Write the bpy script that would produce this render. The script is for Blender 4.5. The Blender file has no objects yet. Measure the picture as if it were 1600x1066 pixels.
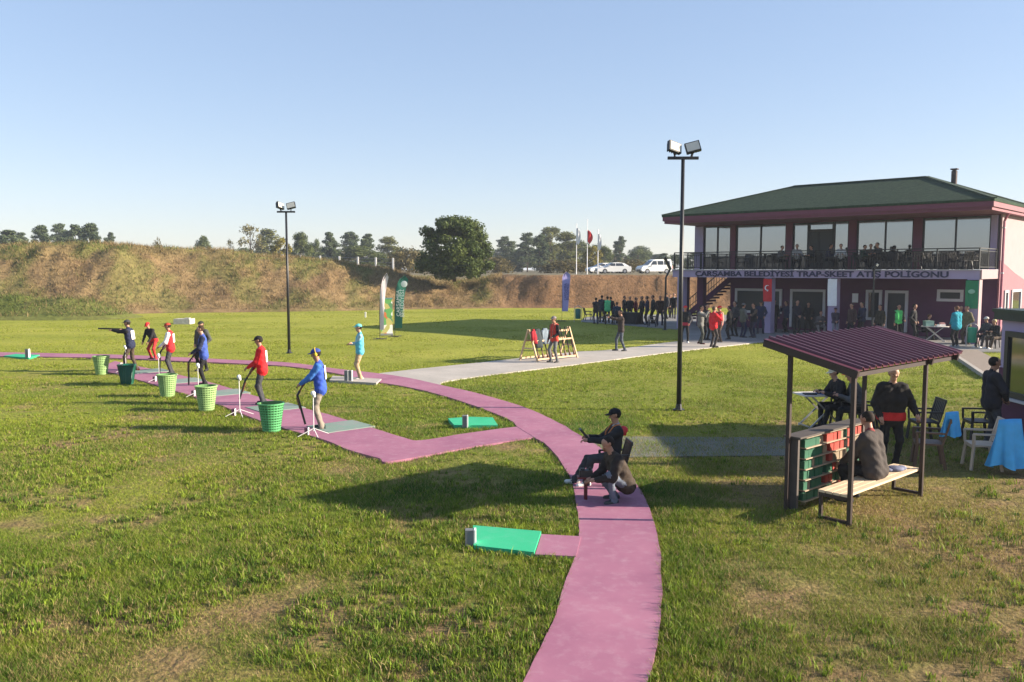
import bpy, math, random
import numpy as np
from mathutils import Vector, Matrix
random.seed(7); rng = np.random.default_rng(7)
R = math.radians
S = bpy.context.scene
C = S.collection

# ------------------------------------------------------------------ camera
F = 1300.0; HOR = 421.5; CAMZ = 3.5
PITCH = math.atan((533 - HOR) / F)
cam = bpy.data.cameras.new('camera'); cam.sensor_width = 36; cam.lens = 36 * F / 1600
cam.clip_start = 0.1; cam.clip_end = 6000
co = bpy.data.objects.new('camera', cam); C.objects.link(co)
co.location = (0, 0, CAMZ); co.rotation_euler = (math.pi / 2 - PITCH, 0, 0)
S.camera = co
S.render.resolution_x = 1024; S.render.resolution_y = 682
# ------------------------------------------------------------------ sky, sun, exposure
SUN_EL = R(19.5); SUN_AZ = R(93.4)          # azimuth clockwise from +Y
w = bpy.data.worlds.new('World'); S.world = w; w.use_nodes = True
nt = w.node_tree; bg = nt.nodes['Background']
sky = nt.nodes.new('ShaderNodeTexSky'); sky.sky_type = 'NISHITA'; sky.sun_disc = False
sky.sun_elevation = SUN_EL; sky.sun_rotation = SUN_AZ
sky.altitude = 0; sky.air_density = 1.0; sky.dust_density = 0.2; sky.ozone_density = 1.6
hs_ = nt.nodes.new('ShaderNodeHueSaturation'); hs_.inputs['Saturation'].default_value = 1.30
tn_ = nt.nodes.new('ShaderNodeMix'); tn_.data_type = 'RGBA'; tn_.blend_type = 'MULTIPLY'; tn_.inputs[0].default_value = 1; tn_.inputs[7].default_value = (.95, .96, 1.10, 1)
gm_ = nt.nodes.new('ShaderNodeGamma'); gm_.inputs[1].default_value = 0.48; nt.links.new(sky.outputs[0], gm_.inputs[0]); nt.links.new(gm_.outputs[0], hs_.inputs['Color']); nt.links.new(hs_.outputs[0], tn_.inputs[6]); nt.links.new(tn_.outputs[2], bg.inputs[0]); bg.inputs[1].default_value = 0.142
sl = bpy.data.lights.new('sun', 'SUN'); sl.energy = 5.0; sl.angle = R(0.5); sl.color = (1.0, 0.87, 0.70)
so = bpy.data.objects.new('sun', sl); C.objects.link(so)
sd = Vector((math.sin(SUN_AZ) * math.cos(SUN_EL), math.cos(SUN_AZ) * math.cos(SUN_EL), math.sin(SUN_EL)))
so.rotation_euler = sd.to_track_quat('Z', 'Y').to_euler()
S.view_settings.view_transform = 'Standard'; S.view_settings.look = 'None'
S.view_settings.exposure = 1.5; S.view_settings.gamma = 1.0; S.view_settings.use_curve_mapping = False

# ------------------------------------------------------------------ survey helpers (photo measurements -> metres on the site)
def ray(px, py):
    a = (px - 800) / F; b = (533 - py) / F
    cp, sp = math.cos(PITCH), math.sin(PITCH)
    return Vector((a, cp + b * sp, -sp + b * cp))
def G(px, py, z=0.0):
    d = ray(px, py); t = (z - CAMZ) / d.z
    return Vector((d.x * t, d.y * t, z))
def A(px, py, Y):
    d = ray(px, py); t = Y / d.y
    return Vector((d.x * t, Y, CAMZ + d.z * t))
# ------------------------------------------------------------------ materials
MATS = {}
def mat(name, col, rough=0.7, var=0.12, scale=6.0, metal=0.0, bump=0.0, bscale=40.0, spec=0.4, emit=None, col2=None):
    if name in MATS: return MATS[name]
    m = bpy.data.materials.new(name); m.use_nodes = True
    n = m.node_tree.nodes; l = m.node_tree.links; p = n['Principled BSDF']
    p.inputs['Roughness'].default_value = rough; p.inputs['Metallic'].default_value = metal
    p.inputs['Specular IOR Level'].default_value = spec
    c = tuple(col) + (1,)
    if var > 0 or col2:
        tc = n.new('ShaderNodeTexCoord'); nz = n.new('ShaderNodeTexNoise')
        nz.inputs['Scale'].default_value = scale; nz.inputs['Detail'].default_value = 5
        l.new(tc.outputs['Object'], nz.inputs['Vector'])
        r = n.new('ShaderNodeValToRGB'); l.new(nz.outputs[0], r.inputs[0])
        r.color_ramp.elements[0].position = 0.3; r.color_ramp.elements[1].position = 0.7
        lo = col2 if col2 else [x * (1 - var) for x in col]
        hi = col if col2 else [min(1, x * (1 + var)) for x in col]
        r.color_ramp.elements[0].color = tuple(lo) + (1,); r.color_ramp.elements[1].color = tuple(hi) + (1,)
        l.new(r.outputs[0], p.inputs['Base Color'])
    else: p.inputs['Base Color'].default_value = c
    if bump > 0:
        tc = n.new('ShaderNodeTexCoord'); nz = n.new('ShaderNodeTexNoise')
        nz.inputs['Scale'].default_value = bscale; nz.inputs['Detail'].default_value = 4
        l.new(tc.outputs['Object'], nz.inputs['Vector'])
        b = n.new('ShaderNodeBump'); b.inputs['Strength'].default_value = bump; b.inputs['Distance'].default_value = 0.02
        l.new(nz.outputs[0], b.inputs['Height']); l.new(b.outputs[0], p.inputs['Normal'])
    MATS[name] = m; return m
def attr_mat(name, rough=0.8, nscale=8.0, nvar=0.3, bump=0.0, bscale=30, trans=0.0):
    m = bpy.data.materials.new(name); m.use_nodes = True
    n = m.node_tree.nodes; l = m.node_tree.links; p = n['Principled BSDF']
    p.inputs['Roughness'].default_value = rough; p.inputs['Specular IOR Level'].default_value = 0.15
    a = n.new('ShaderNodeAttribute'); a.attribute_name = 'col'
    if nvar > 0:
        tc = n.new('ShaderNodeTexCoord'); nz = n.new('ShaderNodeTexNoise'); nz.inputs['Scale'].default_value = nscale
        nz.inputs['Detail'].default_value = 8; nz.inputs['Roughness'].default_value = 0.65
        l.new(tc.outputs['Object'], nz.inputs['Vector'])
        mr = n.new('ShaderNodeMapRange'); mr.inputs[1].default_value = 0.3; mr.inputs[2].default_value = 0.7
        mr.inputs[3].default_value = 1 - nvar; mr.inputs[4].default_value = 1 + nvar
        l.new(nz.outputs[0], mr.inputs[0])
        mx = n.new('ShaderNodeVectorMath'); mx.operation = 'SCALE'
        l.new(a.outputs['Color'], mx.inputs[0]); l.new(mr.outputs[0], mx.inputs['Scale'])
        l.new(mx.outputs[0], p.inputs['Base Color'])
        if bump > 0:
            n2 = n.new('ShaderNodeTexNoise'); n2.inputs['Scale'].default_value = bscale; n2.inputs['Detail'].default_value = 6
            l.new(tc.outputs['Object'], n2.inputs['Vector'])
            b = n.new('ShaderNodeBump'); b.inputs['Strength'].default_value = bump; b.inputs['Distance'].default_value = 0.05
            l.new(n2.outputs[0], b.inputs['Height']); l.new(b.outputs[0], p.inputs['Normal'])
    else: l.new(a.outputs['Color'], p.inputs['Base Color'])
    if trans > 0:
        t = n.new('ShaderNodeBsdfTranslucent'); l.new(a.outputs['Color'], t.inputs['Color'])
        mi = n.new('ShaderNodeMixShader'); mi.inputs[0].default_value = trans
        l.new(p.outputs[0], mi.inputs[1]); l.new(t.outputs[0], mi.inputs[2])
        l.new(mi.outputs[0], n['Material Output'].inputs[0])
    MATS[name] = m; return m

# ------------------------------------------------------------------ mesh helpers
def mesh_obj(name, me, parent=None, loc=None):
    o = bpy.data.objects.new(name, me); C.objects.link(o)
    if parent: o.parent = parent
    if loc is not None: o.location = loc
    return o
class MB:
    def __init__(s): s.v = []; s.f = []; s.m = []
    def add(s, vs, fs, mi=0):
        k = len(s.v); s.v += [tuple(x) for x in vs]; s.f += [tuple(i + k for i in f) for f in fs]; s.m += [mi] * len(fs); return s
    def box(s, c, d, rz=0, mi=0, M=None):
        x, y, z = d[0] / 2, d[1] / 2, d[2] / 2
        vs = [Vector((sx * x, sy * y, sz * z)) for sx in (-1, 1) for sy in (-1, 1) for sz in (-1, 1)]
        if rz: q = Matrix.Rotation(rz, 3, 'Z'); vs = [q @ v for v in vs]
        if M is not None: vs = [M @ v for v in vs]
        vs = [v + Vector(c) for v in vs]
        return s.add(vs, [(0, 1, 3, 2), (4, 6, 7, 5), (0, 4, 5, 1), (2, 3, 7, 6), (0, 2, 6, 4), (1, 5, 7, 3)], mi)
    def bar(s, a, b, wd, ht, mi=0):            # rectangular bar between two points
        a = Vector(a); b = Vector(b); d = b - a; L = d.length
        q = d.to_track_quat('X', 'Z').to_matrix()
        return s.box((a + b) / 2, (L, wd, ht), mi=mi, M=q)
    def cyl(s, a, b, r0, r1=None, n=8, mi=0, caps=True):
        if r1 is None: r1 = r0
        a = Vector(a); b = Vector(b); q = (b - a).to_track_quat('Z', 'Y').to_matrix()
        vs = []
        for p, r in ((a, r0), (b, r1)):
            for i in range(n):
                t = 2 * math.pi * i / n; vs.append(p + q @ Vector((math.cos(t) * r, math.sin(t) * r, 0)))
        fs = [(i, (i + 1) % n, n + (i + 1) % n, n + i) for i in range(n)]
        if caps: fs += [tuple(range(n))[::-1], tuple(range(n, 2 * n))]
        return s.add(vs, fs, mi)
    def tube(s, pts, r, n=6, mi=0):
        pts = [Vector(p) for p in pts]; rs = r if isinstance(r, (list, tuple)) else [r] * len(pts)
        vs = []
        for i, p in enumerate(pts):
            d = pts[min(i + 1, len(pts) - 1)] - pts[max(i - 1, 0)]
            q = d.to_track_quat('Z', 'Y').to_matrix()
            vs += [p + q @ Vector((math.cos(2 * math.pi * j / n) * rs[i], math.sin(2 * math.pi * j / n) * rs[i], 0)) for j in range(n)]
        fs = []
        for i in range(len(pts) - 1):
            fs += [(i * n + j, i * n + (j + 1) % n, (i + 1) * n + (j + 1) % n, (i + 1) * n + j) for j in range(n)]
        k = (len(pts) - 1) * n
        fs += [tuple(range(n))[::-1], tuple(range(k, k + n))]
        return s.add(vs, fs, mi)
    def lathe(s, prof, c=(0, 0, 0), n=16, mi=0, cap=True):
        c = Vector(c); vs = []
        for r, z in prof: vs += [c + Vector((r * math.cos(2 * math.pi * j / n), r * math.sin(2 * math.pi * j / n), z)) for j in range(n)]
        fs = []
        for i in range(len(prof) - 1):
            fs += [(i * n + j, i * n + (j + 1) % n, (i + 1) * n + (j + 1) % n, (i + 1) * n + j) for j in range(n)]
        if cap: k = (len(prof) - 1) * n; fs += [tuple(range(n))[::-1], tuple(range(k, k + n))]
        return s.add(vs, fs, mi)
    def ell(s, c, r, n=12, m=8, M=None, mi=0, z0=-1.0, z1=1.0):   # ellipsoid between normalised heights z0..z1
        vs = []; c = Vector(c)
        t0, t1 = math.asin(z0), math.asin(z1)
        for i in range(m + 1):
            t = t0 + (t1 - t0) * i / m
            for j in range(n):
                a = 2 * math.pi * j / n
                v = Vector((r[0] * math.cos(t) * math.cos(a), r[1] * math.cos(t) * math.sin(a), r[2] * math.sin(t)))
                if M is not None: v = M @ v
                vs.append(c + v)
        fs = []
        for i in range(m):
            fs += [(i * n + j, i * n + (j + 1) % n, (i + 1) * n + (j + 1) % n, (i + 1) * n + j) for j in range(n)]
        fs += [tuple(range(n))[::-1], tuple(range(m * n, m * n + n))]
        return s.add(vs, fs, mi)
    def prism(s, poly, z0, z1, mi=0):
        n = len(poly); area = sum(poly[i][0] * poly[(i + 1) % n][1] - poly[(i + 1) % n][0] * poly[i][1] for i in range(n))
        if area < 0: poly = poly[::-1]
        vs = [(p[0], p[1], z0) for p in poly] + [(p[0], p[1], z1) for p in poly]
        fs = [tuple(range(n))[::-1], tuple(range(n, 2 * n))] + [(i, (i + 1) % n, n + (i + 1) % n, n + i) for i in range(n)]
        return s.add(vs, fs, mi)
    def extr(s, poly, fn0, fn1, mi=0):          # polygon mapped through two functions (two parallel faces) and closed
        n = len(poly); vs = [fn0(p) for p in poly] + [fn1(p) for p in poly]
        fs = [tuple(range(n))[::-1], tuple(range(n, 2 * n))] + [(i, (i + 1) % n, n + (i + 1) % n, n + i) for i in range(n)]
        return s.add(vs, fs, mi)
    def mesh(s, name, mats, smooth=False):
        me = bpy.data.meshes.new(name); me.from_pydata(s.v, [], s.f)
        for m in (mats if isinstance(mats, (list, tuple)) else [mats]): me.materials.append(m)
        me.polygons.foreach_set('material_index', s.m)
        if smooth: me.polygons.foreach_set('use_smooth', [True] * len(me.polygons))
        me.update(); return me
    def build(s, name, mats, parent=None, smooth=False, loc=None):
        return mesh_obj(name, s.mesh(name, mats, smooth), parent, loc)
def tag(o, label=None, cat=None, group=None, kind=None):
    if label: o['label'] = label
    if cat: o['category'] = cat
    if group: o['group'] = group
    if kind: o['kind'] = kind
    return o
def empty(name, loc, rz=0):
    o = bpy.data.objects.new(name, None); C.objects.link(o); o.location = loc; o.rotation_euler = (0, 0, rz)
    o.empty_display_size = 0.1; return o
def dup(o, loc=None, rz=None, label=None, group=None, parent=None, scale=None):
    c = o.copy(); C.objects.link(c)
    if parent: c.parent = parent
    for ch in [x for x in ALLCH.get(o.name, list(o.children))]: dup(ch, parent=c)
    if loc is not None: c.location = loc
    if rz is not None: c.rotation_euler = (0, 0, rz)
    if scale is not None: c.scale = (scale,) * 3
    if label: c['label'] = label
    if group: c['group'] = group
    return c
ALLCH = {}
ORD = ['first', 'second', 'third', 'fourth', 'fifth', 'sixth', 'seventh', 'eighth', 'ninth', 'tenth', 'eleventh', 'twelfth', 'thirteenth', 'fourteenth', 'fifteenth', 'sixteenth', 'seventeenth']
# value noise in numpy (2-D, tileless)
_perm = np.random.default_rng(3).permutation(1024)
_gv = np.random.default_rng(4).random(1024)
def vnoise(x, y, sc=1.0, oct=4, seed=0):
    out = 0; amp = 1; tot = 0
    for o in range(oct):
        X = np.asarray(x) * sc * 2 ** o + seed * 17.3 + o * 31.7; Y = np.asarray(y) * sc * 2 ** o + seed * 9.1 + o * 11.9
        xi = np.floor(X).astype(np.int64); yi = np.floor(Y).astype(np.int64); fx = X - xi; fy = Y - yi
        fx = fx * fx * (3 - 2 * fx); fy = fy * fy * (3 - 2 * fy)
        h = lambda a, b: _gv[_perm[(a + _perm[b & 1023]) & 1023]]
        v = (h(xi, yi) * (1 - fx) + h(xi + 1, yi) * fx) * (1 - fy) + (h(xi, yi + 1) * (1 - fx) + h(xi + 1, yi + 1) * fx) * fy
        out = out + v * amp; tot += amp; amp *= 0.5
    return out / tot
def sstep(a, b, x):
    t = np.clip((x - a) / (b - a), 0, 1); return t * t * (3 - 2 * t)
def inpoly(x, y, poly):
    c = np.zeros(x.shape, bool); n = len(poly)
    for i in range(n):
        x0, y0 = poly[i][0], poly[i][1]; x1, y1 = poly[(i + 1) % n][0], poly[(i + 1) % n][1]
        if y0 == y1: continue
        c ^= ((y0 > y) != (y1 > y)) & (x < (x1 - x0) * (y - y0) / (y1 - y0) + x0)
    return c
def np_mesh(name, V, Fc, material, cols=None, smooth=False, fcols=None):
    me = bpy.data.meshes.new(name); V = np.asarray(V, np.float32); Fc = np.asarray(Fc, np.int32)
    k = Fc.shape[1]
    me.vertices.add(len(V)); me.vertices.foreach_set('co', V.ravel())
    me.loops.add(Fc.size); me.loops.foreach_set('vertex_index', Fc.ravel())
    me.polygons.add(len(Fc)); me.polygons.foreach_set('loop_start', np.arange(len(Fc), dtype=np.int32) * k)
    me.polygons.foreach_set('loop_total', np.full(len(Fc), k, np.int32))
    for m in (material if isinstance(material, (list, tuple)) else [material]): me.materials.append(m)
    if cols is not None:
        a = me.color_attributes.new('col', 'FLOAT_COLOR', 'POINT')
        a.data.foreach_set('color', np.hstack([cols, np.ones((len(cols), 1))]).astype(np.float32).ravel())
    if smooth: me.polygons.foreach_set('use_smooth', np.ones(len(Fc), bool))
    me.update(calc_edges=True); return me
# ================================================================== GROUND, PATHS
def gp(px, py): g = G(px, py); return (g.x, g.y)
ARC = [((770,1180),(985,1180)),((790,1130),(1003,1130)),((820,1066),(1016,1066)),((846,1015),(1027,1015)),((864,975),(1032,965)),
 ((882,915),(1034,905)),((897,873),(1031,868)),((905,842),(1026,835)),((902,800),(1014,796)),((896,762),(998,762)),((884,736),(974,733)),
 ((868,712),(951,712)),((851,695),(930,696)),((834,685),(910,684)),((808,668),(890,672)),((795,657),(877,664)),((746,637),(817,637)),
 ((680,616),(746,616)),((632,605),(687,602.5)),((600,600),(640,592)),((574,595),(590,584.5)),((522,584),(524,577)),((450,573.5),(450,567.5)),
 ((360,568.5),(360,563)),((277,565),(277,559)),((175,560.5),(175,555)),((0,557.5),(0,551.5)),((-140,557),(-140,551))]
BR = [((834,685),(808,668)),((778,693.5),(777,672)),((722,702.5),(720,680)),((611,722.7),(658,689.5)),((590,717),(630,685)),((544,704),(556,662)),
 ((504,688),(513,649)),((445,671),(448,632)),((400,656),(400,620)),((337,632),(337,601)),((277,613),(277,586)),((210,593),(215,573)),((150,577),(180,565))]
CON = [((687,602.5),(590,584.5)),((700,596),(650,577.5)),((785,584),(774,564.5)),((893,571),(893,551)),((992,558),(961,546.5)),((1064,549),(1064,533.2)),((1193,534.6),(1110,533.4))]
def smooth_pairs(P, n=4):            # Catmull-Rom on the ground for clean curves
    W = [(np.array(gp(*a)), np.array(gp(*b))) for a, b in P]; out = []
    for i in range(len(W) - 1):
        for k in range(n):
            t = k / n; q = []
            for j in (0, 1):
                p0 = W[max(i - 1, 0)][j]; p1 = W[i][j]; p2 = W[i + 1][j]; p3 = W[min(i + 2, len(W) - 1)][j]
                q.append(0.5 * ((2 * p1) + (-p0 + p2) * t + (2 * p0 - 5 * p1 + 4 * p2 - p3) * t * t + (-p0 + 3 * p1 - 3 * p2 + p3) * t ** 3))
            out.append(q)
    out.append(list(W[-1])); return out
def strip(name, pairs, z, material, depth=0.12, uvl=None):
    mb = MB(); n = len(pairs); vs = []
    for a, b in pairs: vs += [(a[0], a[1], z), (b[0], b[1], z), (a[0], a[1], z - depth), (b[0], b[1], z - depth)]
    fs = []
    for i in range(n - 1):
        k = 4 * i; j = k + 4
        fs += [(k, k + 1, j + 1, j), (k, j, j + 2, k + 2), (k + 1, k + 3, j + 3, j + 1)]
    fs += [(0, 2, 3, 1), (4 * n - 4, 4 * n - 3, 4 * n - 1, 4 * n - 2)]
    mb.add(vs, fs); o = mb.build(name, material); tag(o, kind='structure'); return o
def paint_mat(name, c1, c2, c3, rough=0.75):
    m = bpy.data.materials.new(name); m.use_nodes = True; n = m.node_tree.nodes; l = m.node_tree.links; p = n['Principled BSDF']
    p.inputs['Roughness'].default_value = rough; p.inputs['Specular IOR Level'].default_value = 0.2
    tc = n.new('ShaderNodeTexCoord')
    a = n.new('ShaderNodeTexNoise'); a.inputs['Scale'].default_value = 0.7; a.inputs['Detail'].default_value = 8; a.inputs['Roughness'].default_value = 0.6
    b = n.new('ShaderNodeTexNoise'); b.inputs['Scale'].default_value = 5; b.inputs['Detail'].default_value = 10; b.inputs['Roughness'].default_value = 0.75
    l.new(tc.outputs['Object'], a.inputs[0]); l.new(tc.outputs['Object'], b.inputs[0])
    r = n.new('ShaderNodeValToRGB'); r.color_ramp.elements[0].position = .38; r.color_ramp.elements[1].position = .62
    r.color_ramp.elements[0].color = (*c1, 1); r.color_ramp.elements[1].color = (*c2, 1); l.new(a.outputs[0], r.inputs[0])
    r2 = n.new('ShaderNodeValToRGB'); r2.color_ramp.elements[0].position = .50; r2.color_ramp.elements[1].position = .74
    r2.color_ramp.elements[0].color = (0, 0, 0, 1); r2.color_ramp.elements[1].color = (.7, .7, .7, 1); l.new(b.outputs[0], r2.inputs[0])
    mx = n.new('ShaderNodeMix'); mx.data_type = 'RGBA'; l.new(r2.outputs[0], mx.inputs[0]); l.new(r.outputs[0], mx.inputs[6]); mx.inputs[7].default_value = (*c3, 1)
    l.new(mx.outputs[2], p.inputs['Base Color'])
    bp = n.new('ShaderNodeBump'); bp.inputs['Strength'].default_value = .25; bp.inputs['Distance'].default_value = .01; l.new(b.outputs[0], bp.inputs['Height']); l.new(bp.outputs[0], p.inputs['Normal'])
    MATS[name] = m; return m
m_pink = paint_mat('pink_painted_concrete', (.28, .112, .175), (.35, .150, .215), (.40, .24, .29))
m_green_paint = paint_mat('green_painted_concrete', (.03, .36, .17), (.04, .42, .21), (.10, .42, .26))
m_conc = paint_mat('pale_concrete', (.36, .33, .29), (.43, .39, .345), (.28, .26, .24))
m_plaza = paint_mat('grey_paving', (.19, .185, .18), (.24, .235, .225), (.15, .145, .14))
def worn(P, a=.022):
    out = []
    for q in P:
        e = []
        for p_ in q: e.append(p_ + np.array([vnoise(p_[0], p_[1], 2.3, 3, 61) - .5, vnoise(p_[0], p_[1], 2.3, 3, 62) - .5]) * 2 * a)
        out.append(e)
    return out
arcP = worn(smooth_pairs(ARC, 9)); brP = worn(smooth_pairs(BR, 6)); conP = worn(smooth_pairs(CON, 6))
path_arc = strip('path', arcP, 0.026, m_pink)
path_br = strip('path', brP, 0.022, m_pink)
path_con = strip('path', conP, 0.018, m_conc)
# plaza round the clubhouse
PLZ = [gp(908, 503), gp(985, 509), gp(1064, 515.5), gp(1064, 533.6), gp(1193, 534.8), gp(1320, 541), gp(1480, 549), gp(1530, 550.5), (30, 36), (40, 46), (22, 64), gp(1000, 492), gp(915, 496)]
tag(MB().prism(PLZ, -.1, .024).build('pavement', m_plaza), kind='structure')
# brick footpath to the kiosk (laid pavers)
def brick_mat(name, c1, c2, cm, sc):
    m = bpy.data.materials.new(name); m.use_nodes = True; n = m.node_tree.nodes; l = m.node_tree.links; p = n['Principled BSDF']
    tc = n.new('ShaderNodeTexCoord'); b = n.new('ShaderNodeTexBrick'); b.inputs['Scale'].default_value = sc
    b.inputs['Color1'].default_value = (*c1, 1); b.inputs['Color2'].default_value = (*c2, 1); b.inputs['Mortar'].default_value = (*cm, 1); b.inputs['Mortar Size'].default_value = .03
    l.new(tc.outputs['Object'], b.inputs[0]); l.new(b.outputs[0], p.inputs['Base Color']); p.inputs['Roughness'].default_value = .85
    MATS[name] = m; return m
m_paver = brick_mat('paver', (.30, .24, .19), (.24, .19, .15), (.12, .1, .08), 4)
m_paver2 = brick_mat('grey_paver', (.17, .165, .13), (.14, .135, .11), (.07, .08, .04), 4)
PV = [gp(1478, 547.5), gp(1527, 547.5), gp(1575, 573), gp(1620, 600), gp(1620, 640), gp(1545, 590)]
tag(MB().prism(PV, -.1, .032).build('path', m_paver), kind='structure')
kb = MB(); a, b = G(1478, 549), G(1543, 593); kb.bar((a.x, a.y, .04), (b.x, b.y, .04), .14, .16)
tag(kb.build('kerb', m_conc), kind='structure')
PV2 = [gp(930, 698), gp(905, 682), gp(1075, 683), gp(1245, 684), gp(1245, 712), gp(1100, 713), gp(955, 715)]
tag(MB().prism(PV2, -.1, .006).build('path', m_paver2), kind='structure')
# green shooting squares on the station strip
c0 = G(533, 668); c1 = G(232, 581); dv = (c1 - c0); ang = math.atan2(dv.y, dv.x)
stn = [c0.lerp(c1, i / 4) for i in range(5)]
nm = ['nearest to the clubhouse path', 'second from the near end', 'at the middle of the row', 'fourth from the near end', 'at the far left end']
for c, t in zip(stn, nm):
    o = MB().box((0, 0, -.02), (1.0, 1.15, .110), mi=0).build('station_mark', paint_mat('green_station_paint', (.17, .26, .21), (.21, .27, .23), (.32, .21, .24)) if 'green_station_paint' not in MATS else MATS['green_station_paint'])
    o.location = c; o.rotation_euler = (0, 0, ang)
    tag(o, 'faded green square painted on the pink firing line, ' + t, 'floor mark', 'green firing squares on the pink strip')
def pad(name_lbl, quad, post=None, link=None, ph=.25, pw=.22, dark=True, h=.065):
    r = empty('shooting_pad', G(*quad[0]))
    loc = G(*quad[0])
    q = [(gp(*p)[0] - loc.x, gp(*p)[1] - loc.y) for p in quad]
    MB().prism(q, -.08, h).build('slab', m_green_paint, r)
    if link:
        q = [(gp(*p)[0] - loc.x, gp(*p)[1] - loc.y) for p in link]
        MB().prism(q, -.08, .034).build('approach_slab', m_pink, r)
    for (px, py) in (post or []):
        g = G(px, py) - loc
        MB().box((g.x, g.y, ph / 2 + .03), (pw, .10, ph)).build('block', mat('block_grey', (.16, .17, .18), .7), r)
        MB().box((g.x + pw / 2 + .012, g.y, ph / 2 + .03), (.024, .11, ph + .01)).build('block_edge', mat('white_trim', (.75, .74, .72), .6), r)
    tag(r, name_lbl, 'pad', 'raised green pads around the skeet arc'); return r
pad('big green pad beside the near pink path with a dark block at its end', [(739, 828), (845.5, 837.5), (834.5, 871), (740, 860)], [(734, 855)], [(846, 838.5), (908, 842), (900, 873.5), (836, 870.5)], ph=.2, pw=.11)
pad('small green pad inside the pink fork with a grey post', [(700, 658), (732, 655.5), (770, 656.5), (778, 669), (710, 669)], [(726, 669.5)], ph=.26, pw=.10)
pad('distant green pad at the far left end of the pink arc', [(6, 558.5), (25, 555.5), (62, 557), (45, 561.5)], [(43, 561)], ph=.36, pw=.12)
m_green_sv = m_green_paint; m_green_paint = m_conc
pad('pale concrete pad with two small posts by the feet of the judge in turquoise', [(515, 597), (520, 590), (596, 595), (588, 601.5)], [(541, 598), (547, 598)], ph=.35, pw=.1, h=.06)
m_green_paint = m_green_sv

POLYS = [[tuple(p[0]) for p in arcP] + [tuple(p[1]) for p in arcP][::-1], [tuple(p[0]) for p in brP] + [tuple(p[1]) for p in brP][::-1],
         [tuple(p[0]) for p in conP] + [tuple(p[1]) for p in conP][::-1], PLZ, PV,
         [gp(*p) for p in [(739, 828), (908, 842), (900, 873), (740, 860)]], [gp(*p) for p in [(700, 657), (732, 654), (772, 655), (778, 669), (709, 669)]]]
def on_path(x, y):
    c = np.zeros(x.shape, bool)
    for p in POLYS: c |= inpoly(x, y, p)
    return c
# ------------------------------------------------------------------ grass cover functions
def cover(x, y):                       # 0 bare soil .. 1 lush, from several noise scales
    n1 = vnoise(x, y, .16, 3, 1); n2 = vnoise(x, y, .85, 4, 2); n3 = vnoise(x, y, 2.9, 3, 9)
    c = .30 * n1 + .40 * n2 + .30 * n3
    c = sstep(.31, .56, c)
    east = sstep(1.5, 6.0, x - (y - 7) * .02) * (1 - sstep(13, 24, y))        # drier lawn round the shelter
    front = (1 - sstep(5.5, 10.0, y)) * .45
    worn = np.exp(-((x + 4.6) ** 2 / 30 + (y - 15.3) ** 2 / 5)) * .3
    return np.clip(c - .48 * east - front * (.8 - n1) - worn + .22 * sstep(16, 26, y), 0, 1)
def lawn_cols(x, y, far=True):
    c = cover(x, y)[:, None]; t = vnoise(x, y, .35, 4, 5)[:, None]; t2 = vnoise(x, y, 3.1, 3, 6)[:, None]
    soil = np.array([.15, .098, .046]) * (1 - t2) + np.array([.25, .165, .08]) * t2
    lush = np.array([.09, .145, .018]) * (1 - t) + np.array([.19, .22, .028]) * t
    dry = np.array([.22, .185, .045])
    g = lush * (1 - .35 * t2) + dry * .35 * t2
    col = soil * (1 - c) + g * c
    f = sstep(16, 36, y)[:, None]; t3 = np.clip(.5 + 1.7 * (vnoise(x, y * 2.2, .16, 5, 8) - .5), 0, 1)[:, None]
    farc = np.array([.20, .225, .022]) * (1 - t3) + np.array([.30, .30, .045]) * t3
    return col * (1 - f) + farc * f
xs = np.concatenate([-np.geomspace(2500, 62, 14), np.arange(-60, 60.1, .35), np.geomspace(62, 2500, 14)])
ys = np.concatenate([-np.geomspace(400, 5, 8), np.arange(3, 30, .22), np.arange(30, 80, .6), np.geomspace(82, 3000, 24)])
X, Y = np.meshgrid(xs, ys); Z = (vnoise(X, Y, .5, 3, 11) - .5) * .06 * sstep(3, 6, Y) * (1 - sstep(60, 80, Y))
pm = on_path(X.ravel(), Y.ravel()).reshape(X.shape)
Z = np.where(pm, -.035, Z - .01)
nx, ny = len(xs), len(ys)
idx = np.arange(nx * ny).reshape(ny, nx)
Fq = np.stack([idx[:-1, :-1], idx[:-1, 1:], idx[1:, 1:], idx[1:, :-1]], -1).reshape(-1, 4)
m_lawn = attr_mat('lawn_soil', .95, 9.0, .42, .8, 14)
gme = np_mesh('ground', np.stack([X.ravel(), Y.ravel(), Z.ravel()], 1), Fq, m_lawn, lawn_cols(X.ravel(), Y.ravel()), True)
tag(mesh_obj('ground', gme), kind='structure')

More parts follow.
